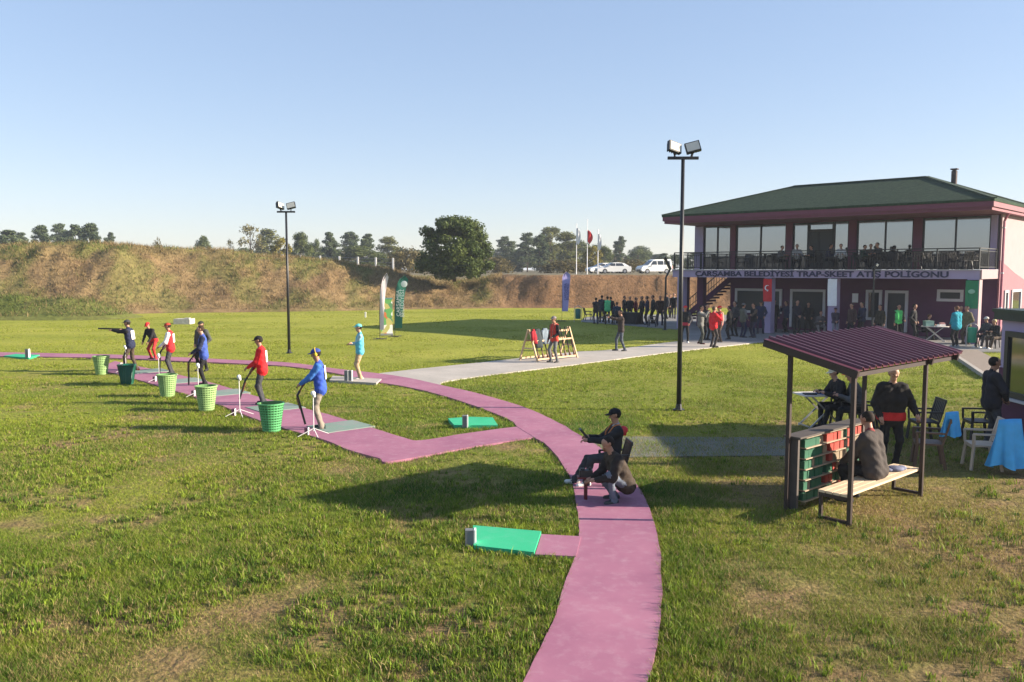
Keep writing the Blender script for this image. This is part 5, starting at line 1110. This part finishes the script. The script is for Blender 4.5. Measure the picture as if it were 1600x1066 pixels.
# left terrace group
TG = 'people on the paved terrace left of the clubhouse'
person(G(931, 506), 100, 'crossed', 'leftmost standing person on the terrace in dark jacket and jeans', (.03, .025, .03), (.035, .045, .09), group=TG, jacket=.02)
person(G(949, 505), 95, 'clasp', 'terrace person in green high visibility vest seen from behind', (.12, .60, .26), BLK, sleeve=BLK, group=TG, jacket=.02)
person(G(954, 503), 80, 'pockets', 'terrace person in black right behind the high visibility vest', BLK, BLK, group=TG)
person(G(975, 502), 330, 'clasp', 'terrace person in dark grey standing behind the covered table', (.035, .04, .04), BLK, group=TG)
person(G(993, 505), 340, 'pockets', 'terrace person in dark red jacket at the covered table', (.13, .015, .02), BLK, group=TG)
person(G(1003, 507), 200, 'clasp', 'terrace person in black between the dark red and navy jackets', BLK, BLK, group=TG)
person(G(1011, 508), 160, 'onehand', 'terrace person in navy beside an empty chair', NAV, BLK, group=TG)
person(G(1031, 509), 260, 'pockets', 'rightmost standing person on the terrace in dark brown coat', (.035, .022, .018), NAV, group=TG, jacket=.03)
person(G(1047, 497), 240, 'walk', 'person in grey brown walking behind the bent lamp post', (.12, .09, .08), BLK, group=TG)
person(G(1053, 498), 250, 'walk', 'person with pale scarf walking behind the bent lamp post', BLK, DGY, collar=WHT, group=TG)
for px, py, hd, ps, tc_, lb in ((940, 504, 60, 'clasp', (.03, .035, .05), 'terrace person in slate between the jeans and green vest people'), (984, 503, 250, 'pockets', BLK, 'terrace person in black behind the covered table'), (1020, 506, 180, 'pockets', (.02, .03, .03), 'terrace person in dark teal right of the navy person'), (1041, 499, 200, 'stand', DGY, 'terrace person in grey just left of the bent lamp post')):
    person(G(px, py), hd, ps, lb, tc_, BLK, group=TG, jacket=.02)
# near: shelter, path
person(sloc(1.22, .22, 0), math.degrees(sang) + 88, 'sitslump', 'man in dark grey brown jacket sitting on the slatted bench', (.06, .05, .046), BLK, hair=(.03, .022, .018), jacket=.03, res=.013, collar=(.25, .05, .05), fat=1.1, coat=True, override=dict(lean=(0, .10), pel=(0, 0, .545), hx=.02, rf=(.2, .42), lf=(-.16, .34)))
person(G(1389, 729), 262, 'reach', 'bald man in black jacket with red waist standing behind the bench', (.022, .02, .02), BLK, waist=(.55, .03, .03), hair=(.10, .07, .05), jacket=.034, fat=1.2, h=1.76, res=.013, skin=1, override=dict(rh=(.22, .12, .92), lh=(-.36, .20, .98)))
person(G(1545, 702), 355, 'behind', 'man in dark clothes in the shade of the kiosk', (.02, .02, .026), (.045, .05, .06), hair=(.012, .01, .01), jacket=.026, h=1.78, res=.014, fat=1.1, skin=2, override=dict(rh=(.16, .20, 1.0), lh=(-.16, .22, 1.0)))
sw = person(G(957, 757), 186, 'sitx', 'man in black cap and vest sitting on a stool beside the pink path', (.03, .028, .03), (.05, .05, .055), sleeve=(.022, .022, .024), hat=BLK, collar=(.34, .36, .40), stripe=(.55, .20, .08), shoes=(.62, .60, .55), res=.012, jacket=.02, h=1.62, override=dict(rh=(.10, .40, .84), lh=(-.10, .44, .82), rf=(.10, .66), lf=(-.12, .50), lean=(0, -.05), pel=(0, 0, .50)))
cw = person(G(968, 784), 196, 'crouch', 'man in brown jacket and grey jeans crouching on the pink path', (.05, .037, .028), (.13, .15, .19), sleeve=(.03, .024, .022), hair=(.018, .014, .012), shoes=(.05, .05, .055), res=.012, jacket=.026, fat=1.1, h=1.62, coat=True, override=dict(pel=(0, -.10, .30), lean=(0, .22), rh=(.10, .46, .40), lh=(-.10, .44, .42), rf=(.13, .04), lf=(-.13, .16), hp=-22))
# ================================================================== FURNITURE AND SMALL THINGS
def chair(m_, name='chair'):
    r = empty(name, (0, 0, 0)); 
    mb = MB(); mb.box((0, 0, .43), (.46, .44, .03)).box((0, -.2, .41), (.44, .03, .05)).box((0, .2, .41), (.44, .03, .05)); mb.build('seat', m_, r)
    bk = MB(); bk.bar((-.22, -.21, .44), (-.22, -.32, .86), .045, .03); bk.bar((.22, -.21, .44), (.22, -.32, .86), .045, .03); bk.bar((-.24, -.325, .86), (.24, -.325, .86), .03, .07)
    for i in range(5): bk.bar((-.14 + .07 * i, -.215, .46), (-.14 + .07 * i, -.318, .85), .042, .016)
    bk.build('backrest', m_, r)
    for sx in (-1, 1):
        for sy in (-1, 1): MB().bar((sx * .21, sy * .19, .42), (sx * .25, sy * .25 - .02, 0), .04, .045).build('leg', m_, r)
        mb = MB(); mb.bar((sx * .25, -.27, .64), (sx * .25, .22, .64), .05, .03); mb.bar((sx * .245, .2, .43), (sx * .25, .21, .64), .04, .04); mb.build('armrest', m_, r)
    return r
m_dkp = mat('dark_plastic', (.025, .024, .026), .5, .1); m_bge = mat('beige_plastic', (.55, .44, .34), .55, .08); m_brw = mat('brown_plastic', (.13, .075, .05), .5, .12)
ch0 = chair(m_dkp); used = []
def put_chair(loc, heading, label, group=None, src=None):
    s = src or ch0
    if s.name not in used: used.append(s.name); o = s; o.location = loc; o.rotation_euler = (0, 0, R(heading - 90)); tag(o, label, 'chair', group)
    else:
        o = dup(s, loc, R(heading - 90)); tag(o, label, 'chair', group)
        if not group and 'group' in o: del o['group']
    return o
def fold_table(loc, heading, label, w=1.1, d=.6, h=.74, m_top=None, m_leg=None):
    r = empty('folding_table', loc, R(heading)); MB().box((0, 0, h), (w, d, .03)).build('table_top', m_top or mat('table_white', (.62, .56, .50), .6, .08), r)
    for s in (-1, 1):
        mb = MB(); mb.bar((-w * .38, s * d * .4, 0), (w * .32, s * d * .4, h - .02), .03, .03); mb.bar((w * .38, s * d * .36, 0), (-w * .32, s * d * .36, h - .02), .03, .03); mb.build('cross_legs', m_leg or mat('leg_silver', (.45, .43, .42), .4, metal=.5), r)
    MB().bar((-w * .38, -d * .4, .05), (-w * .38, d * .4, .05), .025, .025).build('foot_bar', MATS.get('leg_silver'), r); MB().bar((w * .38, -d * .36, .05), (w * .38, d * .36, .05), .025, .025).build('foot_bar', MATS.get('leg_silver'), r)
    tag(r, label, 'table'); return r
def stack(name, loc, items, label, cat):          # small piles: list of (dx,dy,dz,w,d,h,mat)
    o = MB(); ms = []
    for dx, dy, dz, w_, d_, h_, m_ in items:
        if m_ not in ms: ms.append(m_)
        o.box((dx, dy, dz + h_ / 2), (w_, d_, h_), rz=random.uniform(-.3, .3), mi=ms.index(m_))
    ob = o.build(name, ms); ob.location = loc; tag(ob, label, cat); return ob
# table behind the shelter
tb = G(1283, 667); fold_table(tb, 8, 'pale folding table behind the shelter covered with papers')
m_pap = mat('paper', (.7, .7, .7), .8); m_bl = mat('folder_blue', (.05, .10, .30), .6); m_dk = m_dkp
PAP = [('sheet of white paper on the left of the folding table', (-.28, .05), (.3, .21), m_pap, .004), ('blue folder lying on the folding table', (.02, -.06), (.32, .24), m_bl, .02), ('dark score folder at the left end of the folding table', (-.36, -.12), (.26, .2), m_dk, .03), ('stack of white papers at the right of the folding table', (.30, .06), (.24, .3), m_pap, .035), ('brown clipboard at the near right of the folding table', (.26, -.2), (.3, .2), m_brw, .015)]
for lb, (dx, dy), (w_, d_), m_, h_ in PAP:
    o = MB().box((0, 0, h_ / 2), (w_, d_, h_), rz=random.uniform(-.4, .4)).box((0, 0, h_ + .002), (w_ * .8, d_ * .7, .003), rz=.1).build('papers', m_); q = Matrix.Rotation(R(8), 3, 'Z') @ Vector((dx, dy, 0)); o.location = tb + q + Vector((0, 0, .757)); tag(o, lb, 'papers')
put_chair(G(1320, 670), 185, 'dark chair under the man in the pale cap at the folding table')
person(G(1316, 670), 186, 'sitf', 'man in pale cap and black jacket seated at the folding table', BLK, BLK, hat=(.55, .50, .38), res=.015, jacket=.026, override=dict(rh=(.16, .50, .82), lh=(-.16, .48, .82)), skin=1)
put_chair(G(1349, 676), 150, 'dark chair right of the pale cap man at the folding table')
person(G(1344, 676), 165, 'sitf', 'man in orange red cap and grey jacket seated behind the shelter post', (.07, .07, .075), BLK, hat=(.60, .14, .04), res=.015, jacket=.026)
# chairs near the kiosk
c1_ = G(1448, 728); chb = chair(m_brw, 'chair'); put_chair(c1_, 160, 'brown wooden armchair with a towel on its back right of the bench', src=chb)
c2_ = G(1532, 731); chc = chair(m_bge, 'chair'); put_chair(c2_, 168, 'beige plastic armchair with a blue sheet hung over its back', src=chc)
put_chair(G(1527, 690), 172, 'dark armchair in the shade left of the dark clothed man')
put_chair(G(1442, 690), 176, 'dark armchair in the shade behind the brown wooden armchair')
def drape(loc, heading, top_w, bot_w, h, z1, label, m_, n=66, sag=.12, name='blue_sheet'):
    vs = []; rows_ = 9
    for i in range(rows_):
        t = i / (rows_ - 1)
        for j in range(n):
            a = 2 * math.pi * j / n; wv = 1 + (.05 + .22 * t) * math.sin(a * 6 + .7) + .10 * t * math.sin(a * 11 + 2)
            rx = (top_w * (1 - t) + bot_w * t) / 2 * wv; ry = (.05 * (1 - t) + sag * t) * wv
            vs.append((rx * math.cos(a), ry * math.sin(a), z1 - h * t * (1 + .05 * math.sin(a * 3))))
    fs = [(i * n + j, (i + 1) * n + j, (i + 1) * n + (j + 1) % n, i * n + (j + 1) % n) for i in range(rows_ - 1) for j in range(n)] + [tuple(range(n))]
    o = MB().add(vs, fs).build(name, m_, None, True); o.location = loc; o.rotation_euler = (0, 0, R(heading - 90)); tag(o, label, 'cloth'); return o
m_sky = mat('sky_blue_cloth', (.06, .36, .70), .7, .12, 6, bump=.4, bscale=12)
q = Matrix.Rotation(R(158 - 90), 3, 'Z') @ Vector((0, -.36, 0)); drape(G(1574, 741), 104, .46, .66, .80, .95, 'sky blue sheet draped over the beige chair back', m_sky, sag=.2)
q = Matrix.Rotation(R(160 - 90), 3, 'Z') @ Vector((0, -.31, 0)); drape(c1_ + q + Vector((.03, -.06, 0)), 118, .34, .42, .42, 1.0, 'crumpled sky blue towel on the brown chair back', m_sky, sag=.10, name='blue_towel')
o = MB().ell((0, 0, .03), (.16, .10, .05), 10, 6).ell((.12, .05, .03), (.10, .08, .04), 8, 5).ell((-.12, -.02, .025), (.09, .1, .035), 8, 5).build('crumpled_cloth', mat('grey_blue_cloth', (.12, .13, .2), .8, .4, 14), None, True); o.location = sloc(1.85, .22, .425); tag(o, 'crumpled grey blue cloth lying on the bench end', 'cloth')
# stool, release stand, camera by the pink path
put_chair(hw(sw, 0, 0, 0), 186, 'dark chair under the sitting man in the black cap').scale = (.84, .84, .82)
b = G(915, 783); t_ = empty('release_stand', b); m_rs = mat('dark_red_steel', (.12, .015, .02), .5, .1)
MB().cyl((0, 0, 0), (0, 0, .36), .028, n=8).build('post', m_rs, t_); MB().box((0, 0, .012), (.34, .05, .02)).box((0, 0, .014), (.05, .3, .02)).build('foot', m_rs, t_); MB().box((0, 0, .37), (.26, .16, .025)).build('plate', m_rs, t_)
tag(t_, 'small dark red T shaped stand on the pink path', 'stand')
o = MB().box((0, 0, .05), (.2, .12, .10)).cyl((.06, 0, .1), (.06, 0, .14), .02).box((-.05, 0, .11), (.06, .06, .03)).build('control_box', m_dkp); o.location = b + Vector((0, 0, .383)); tag(o, 'black control box on the dark red stand', 'box')
o = MB().box((0, 0, 0), (.14, .03, .20)).box((0, -.017, 0), (.12, .004, .17), mi=1).build('phone', [m_dkp, m_dglass]); o.location = hw(sw, 0, .52, .92); o.rotation_euler = (R(-40), 0, sw.rotation_euler[2]); tag(o, 'dark handheld device in the hands of the sitting man', 'device')
o = MB().ell((0, 0, 0), (.08, .05, .07), 10, 6).box((0, .02, -.05), (.10, .06, .08)).build('red_pouch', mat('pouch_red', (.60, .04, .05), .7)); o.location = hw(sw, -.05, -.17, .98); tag(o, 'small red pouch at the back of the sitting man', 'pouch')

# baskets on the firing line
m_bk1 = mat('basket_green', (.27, .42, .16), .6, .1); m_bk2 = mat('basket_bright_green', (.09, .34, .13), .55, .1); m_bk3 = mat('bin_dark_green', (.01, .09, .055), .5, .1); m_bki = mat('basket_inner', (.10, .22, .07), .8, .1)
def basket(px, py, label, m_, weave=True, H=.62, rb=.17, rt_=.255):
    r = empty('basket', G(px, py)); n = 24
    if weave:
        MB().lathe([(rb * .9, .0), (rb * .93, .01), (rt_ * .93, H)], n=n, cap=False).build('liner', m_bki, r)
        mb = MB()
        for k in range(n):
            a = 2 * math.pi * k / n; c, s = math.cos(a), math.sin(a); mb.bar((rb * c, rb * s, 0), (rt_ * c, rt_ * s, H - .02), .022, .012)
        mb.build('staves', m_, r)
        for i in range(11):
            t = (i + .3) / 11; rr_ = rb + (rt_ - rb) * t; z = H * t; MB().lathe([(rr_ + .004, z), (rr_ + .013, z + .008), (rr_ + .013, z + .026), (rr_ + .004, z + .034)], n=n, cap=False).build('woven_band', m_, r)
        MB().lathe([(rt_ - .01, H - .03), (rt_ + .02, H - .03), (rt_ + .022, H), (rt_ - .01, H)], n=n, cap=False).build('rim', m_, r); MB().lathe([(rb, 0), (rb, .012)], n=n).build('bottom', m_, r)
    else:
        pf = [(rb, 0), (rt_, H), (rt_ - .012, H), (rb - .012, .02)]; MB().lathe(pf, n=28, cap=False).lathe([(rb - .002, .0), (rb - .002, .015)], n=28).build('shell', m_, r, True)
        mb = MB()
        for k in range(22): a = 2 * math.pi * k / 22; c, s = math.cos(a), math.sin(a); mb.bar((rb * 1.02 * c, rb * 1.02 * s, .02), (rt_ * 1.015 * c, rt_ * 1.015 * s, H - .04), .014, .014)
        mb.build('ribs', m_, r); MB().lathe([(rt_ - .005, H - .03), (rt_ + .02, H - .03), (rt_ + .02, H + .004), (rt_ - .005, H + .004)], n=28, cap=False).build('rim', m_, r)
    tag(r, label, 'basket', 'waste baskets along the firing line'); return r
basket(159, 585, 'pale green woven basket at the far left end of the line', m_bk1); basket(199, 600, 'solid dark green tub second from the left', m_bk3, False, .60)
basket(262, 619.5, 'light green woven basket third from the left', m_bk1); basket(323, 641, 'light green woven basket fourth from the left', m_bk1); basket(424.5, 673.5, 'bright green woven basket nearest on the firing line', m_bk2, rb=.18, rt_=.265)
o = MB().ell((0, 0, .02), (.06, .06, .05), 8, 5).build('clay_target', mat('clay_pale', (.75, .66, .5), .7), None, True); o.location = G(199, 600) + Vector((-.12, -.1, .60)); tag(o, 'pale lump lying on the rim of the dark green tub', 'target')
# microphone stands
m_wm = mat('white_enamel', (.78, .77, .75), .45, .03)
def mic(px, py, ph, label):
    b = G(px, py); H = ph * b.y / F; r = empty('microphone_stand', b); MB().cyl((0, 0, .1), (0, 0, H - .1), .008, n=6).build('pole', m_wm, r)
    for k in range(4): a = k * 1.571 + .5; MB().bar((0, 0, .16), (.34 * math.cos(a), .34 * math.sin(a), .012), .011, .010).build('leg', m_wm, r)
    hd = MB(); hd.ell((0, 0, H - .03), (.052, .045, .055), 10, 6).ell((.03, -.02, H - .08), (.032, .032, .04), 8, 5).build('head', m_wm, r, True)
    MB().box((-.16, .02, .085), (.07, .09, .17)).build('battery_box', mat('box_plum', (.14, .05, .09), .6), r); MB().box((-.120, .02, .085), (.010, .094, .174)).build('box_edge', m_wm, r)
    tag(r, label, 'stand', 'white microphone stands on the firing line'); return r
mic(490.5, 681, 70, 'white stand in front of the nearest shooter in royal blue'); mic(375, 650, 64, 'white stand left of the shooter in the bright red jacket'); mic(310.5, 620, 52, 'white stand beside the blue vest shooter'); mic(249, 597, 44, 'white stand in front of the red vest shooter'); mic(197, 582, 42, 'white stand in front of the aiming shooter')
# gun rack
ra, rb_ = G(826, 565), G(888, 558); d = rb_ - ra; Lr = d.length; rk = empty('gun_rack', ra, math.atan2(d.y, d.x)); m_pl = mat('rack_pine', (.55, .38, .22), .7, .12)
for x_ in (0, Lr):
    for s in (-1, 1): MB().bar((x_, s * .48, 0), (x_, s * .03, 1.22), .05, .06).build('leg', m_pl, rk)
    MB().bar((x_, -.30, .5), (x_, .30, .5), .04, .05).build('brace', m_pl, rk)
for y_, z_ in ((-.06, 1.1), (.06, 1.1), (-.22, .78), (.22, .78), (-.42, .10), (.42, .10)): MB().bar((0, y_, z_), (Lr, y_, z_), .05, .06).build('rail', m_pl, rk)
tag(rk, 'wooden A shaped gun rack on the concrete path', 'rack')
q = Matrix.Rotation(rk.rotation_euler[2], 3, 'Z')
for i in range(9):
    x_ = .12 + i * (Lr - .24) / 8; s = -1
    f = lambda x, y, z: ra + q @ Vector((x, y, z))
    shotgun(f(x_, s * .42, .14), f(x_ + .01, s * .30, .52), f(x_ + .02, s * .10, 1.24), ORD[i] + ' shotgun from the left standing in the wooden gun rack', 'shotguns in the rack')
def coat(x_, m_, label, wd=.42, h=.72):
    vs = []; n = 14; rows_ = 8
    for i in range(rows_):
        t = i / (rows_ - 1); w_ = wd * (.55 + .45 * min(1, t * 2.5))
        for j in range(n): a = 2 * math.pi * j / n; vs.append((w_ / 2 * math.cos(a) * (1 + .06 * math.sin(5 * a)), -.12 - .10 * t + (.05 + .05 * t) * math.sin(a) * (1 + .2 * math.sin(4 * a)), 1.24 - h * t))
    fs = [(i * n + j, (i + 1) * n + j, (i + 1) * n + (j + 1) % n, i * n + (j + 1) % n) for i in range(rows_ - 1) for j in range(n)] + [tuple(range(n)), tuple(range((rows_ - 1) * n, rows_ * n))[::-1]]
    mb = MB().add(vs, fs)
    for s in (-1, 1): mb.tube([(s * wd * .32, -.13, 1.16), (s * wd * .5, -.17, .9), (s * wd * .5, -.20, .66)], [.06, .06, .045], 7)
    o = mb.build('hanging_coat', m_, None, True); o.location = f(x_, 0, 0); o.rotation_euler = (0, 0, rk.rotation_euler[2]); tag(o, label, 'coat')
coat(.36, cmat((.035, .045, .05)), 'dark coat hung on the left of the gun rack'); coat(.78, cmat((.16, .20, .24)), 'grey blue coat hung in the middle of the gun rack', h=.6); coat(.12, cmat((.30, .02, .03)), 'red cloth hung at the left end of the gun rack', .2, .55)
# bins
def bin_(px, py, label, m_, arch=True):
    r = empty('litter_bin', G(px, py)); mb = MB(); mb.lathe([(.17, .22), (.19, .26), (.19, .86), (.175, .9), (.165, .86), (.165, .28)], n=20, cap=False).lathe([(.168, .26), (.168, .28)], n=20); mb.build('drum', m_, r, True)
    pts = [(-.25, 0, 0)] + [(-.25 * math.cos(t * math.pi / 8), 0, .86 + .22 * math.sin(t * math.pi / 8)) for t in range(9)] + [(.25, 0, 0)]
    MB().tube(pts, .022, 7).build('arch_frame', mat('galv', (.45, .45, .44), .45, .05, metal=.6), r)
    for s in (-1, 1): MB().bar((s * .18, 0, .7), (s * .25, 0, .7), .02, .02).build('pivot', MATS['galv'], r)
    tag(r, label, 'litter bin', 'green litter bins'); return r
m_bin = mat('bin_green', (.01, .23, .13), .4, .1)
bin_(1518, 543, 'green litter bin on an arch frame by the clubhouse corner', m_bin); bin_(903, 503.5, 'green litter bin at the left end of the paved terrace', mat('bin_teal', (.01, .14, .13), .4, .1))
# terrace furniture
def cloth_table(loc, rz, w_, d_, label):
    r = empty('covered_table', loc, rz); vs = []; n = 32; 
    for t, z in ((0, .76), (.02, .75), (.5, .4), (1, .04)):
        for j in range(n):
            a = 2 * math.pi * j / n; c, s = math.cos(a), math.sin(a); k = 1 / max(abs(c), abs(s)); g = 1 + .05 * t * math.sin(a * 8)
            vs.append((w_ / 2 * c * k * g, d_ / 2 * s * k * g, z))
    MB().add(vs, [(i * n + j, (i + 1) * n + j, (i + 1) * n + (j + 1) % n, i * n + (j + 1) % n) for i in range(3) for j in range(n)] + [tuple(range(n))]).build('tablecloth', mat('cloth_black', (.015, .015, .018), .8, .2), r, True)
    for sx in (-1, 1):
        for sy in (-1, 1): MB().box((sx * w_ * .42, sy * d_ * .4, .36), (.04, .04, .72)).build('leg', m_dkp, r)
    tag(r, label, 'table'); return r
cloth_table(G(984, 506.5), BA, 1.5, .8, 'table under a black cloth on the paved terrace')
CG = 'dark chairs on the paved terrace'
put_chair(G(919, 501), 10, 'dark chair at the left end of the paved terrace', CG); put_chair(G(1019, 511), 160, 'dark chair in front of the navy person on the terrace', CG); put_chair(G(964, 507), 100, 'dark chair under the seated person on the terrace', CG)
person(G(964, 506.8), 100, 'sit', 'person in dark blue seated on the terrace seen from behind', (.03, .05, .08), BLK, hair=(.10, .05, .03), group=TG, jacket=.02)
put_chair(G(940, 507), 80, 'dark chair between the leftmost terrace person and the green vest', CG)
# porch furniture at the right of the clubhouse
tb2 = G(1460, 534); fold_table(tb2, -30, 'white folding table on the porch with a green box', 1.2, .6)
o = MB().box((0, 0, .12), (.4, .3, .24)).box((0, 0, .245), (.42, .32, .02)).build('cooler_box', mat('mint_box', (.25, .42, .36), .6)); o.location = tb2 + Vector((-.28, .1, .757)); tag(o, 'mint green box on the porch table', 'box')
o = MB().box((0, 0, .05), (.3, .22, .10)).box((.05, .05, .14), (.22, .16, .08), mi=1).box((-.2, -.1, .03), (.2, .15, .06)).build('parcels', [m_pap, mat('pink_pack', (.5, .25, .25), .7)]); o.location = tb2 + Vector((.25, -.12, .757)); tag(o, 'white and pink packs piled on the porch table', 'pack')
QG = 'people seated by the clubhouse porch'
put_chair(G(1441, 531), 330, 'dark chair left of the porch table', 'dark chairs by the porch'); person(G(1443, 531.3), 335, 'sitf', 'person in black jacket seated left of the porch table', BLK, BLK, hair=(.10, .05, .03), group=QG, jacket=.024)
put_chair(G(1455, 526), 300, 'dark chair behind the porch table', 'dark chairs by the porch'); person(G(1455, 526.3), 300, 'sitf', 'brown haired person seated behind the porch table', (.04, .035, .03), BLK, hair=(.12, .05, .03), group=QG)
put_chair(G(1541, 543), 190, 'dark chair just right of the porch litter bin', 'dark chairs by the porch'); person(G(1541, 543.3), 200, 'sit', 'person in dark grey with pale cap seated right of the litter bin', (.05, .05, .055), DGY, hat=(.5, .48, .45), shoes=WHT, group=QG)
put_chair(G(1558, 545), 180, 'dark chair at the corner of the kiosk roof', 'dark chairs by the porch'); person(G(1558, 545.3), 195, 'sitf', 'fair haired person in black seated beside the kiosk roof', BLK, BRN, hair=(.50, .42, .22), shoes=WHT, group=QG)
put_chair(G(1280, 524), 260, 'dark chair left of the white banner pillar', 'dark chairs by the porch'); person(G(1280, 524.3), 265, 'sitf', 'person with reddish hair seated left of the white banner pillar', (.10, .09, .09), (.2, .18, .17), hair=(.20, .06, .03), group=QG)
# balcony furniture and guests
BG = 'guests seated on the balcony'
m_bt = mat('bistro_dark', (.03, .03, .032), .5, .1)
def bistro(x, y, lb):
    r = empty('bistro_table', bw(x, y, 3.505)); MB().cyl((0, 0, .72), (0, 0, .75), .38, n=18).build('table_top', m_bt, r); MB().cyl((0, 0, .02), (0, 0, .72), .035, n=8).build('column', m_bt, r); MB().cyl((0, 0, 0), (0, 0, .025), .24, n=12).build('base', m_bt, r); tag(r, lb, 'table', 'round tables on the balcony')
seats = [(1215, 1.2, 300, 'guest in grey, leftmost on the balcony', GRY), (1243, 1.4, 250, 'guest in white shirt second from the left on the balcony', (.35, .35, .36)), (1270, 1.0, 200, 'guest in black near the balcony door', BLK), (1288, 1.5, 330, 'guest in navy right of the balcony door', NAV), (1312, 1.0, 240, 'guest in pale top at the middle of the balcony', (.45, .45, .46)), (1342, 1.3, 310, 'guest in dark green right of the middle balcony', (.03, .06, .04)), (1357, 1.7, 250, 'guest in brown fourth from the right end group', BRN), (1373, 1.0, 200, 'guest in black, rightmost on the balcony', BLK)]
for px, v, hd, lb, c_ in seats:
    g = bw(bx(px, v), v, 3.505); put_chair(g, hd, 'dark chair of the ' + lb, 'chairs of the balcony guests'); person(g, hd, 'sitf', lb, c_, BLK, group=BG, res=.024)
for i, px in enumerate((1228, 1280, 1327, 1366, 1425, 1470, 1505)): bistro(bx(px, 1.5), 1.6, ['first', 'second', 'third', 'fourth', 'fifth', 'sixth', 'seventh'][i] + ' round table from the left on the balcony')
for i, (px, v, hd) in enumerate([(1395, 1.0, 280), (1410, 1.6, 10), (1425, .8, 95), (1440, 1.7, 190), (1452, 1.0, 20), (1466, .7, 90), (1482, 1.6, 185), (1492, 1.0, 10), (1504, .8, 100), (1516, 1.5, 200), (1120, 1.2, 20), (1160, 1.5, 200), (1185, 1.0, 150)]):
    put_chair(bw(bx(px, v), v, 3.505), hd, ORD[[3, 4, 5, 6, 7, 8, 9, 10, 11, 12, 0, 1, 2][i]] + ' empty dark chair from the left behind the balcony railing', 'empty chairs on the balcony')

# ================================================================== AIR
hz_ = MB().box((0, 1300, 6), (5200, 3600, 17)).build('haze', [])
hm_ = bpy.data.materials.new('haze_air'); hm_.use_nodes = True; hn = hm_.node_tree.nodes; hn.remove(hn['Principled BSDF'])
pv = hn.new('ShaderNodeVolumePrincipled'); pv.inputs['Color'].default_value = (.80, .88, 1.0, 1); pv.inputs['Density'].default_value = .00045; pv.inputs['Anisotropy'].default_value = .2
hm_.node_tree.links.new(pv.outputs[0], hn['Material Output'].inputs['Volume']); hz_.data.materials.append(hm_)
tag(hz_, 'thin pale haze filling the air over the field', 'haze', kind='stuff')
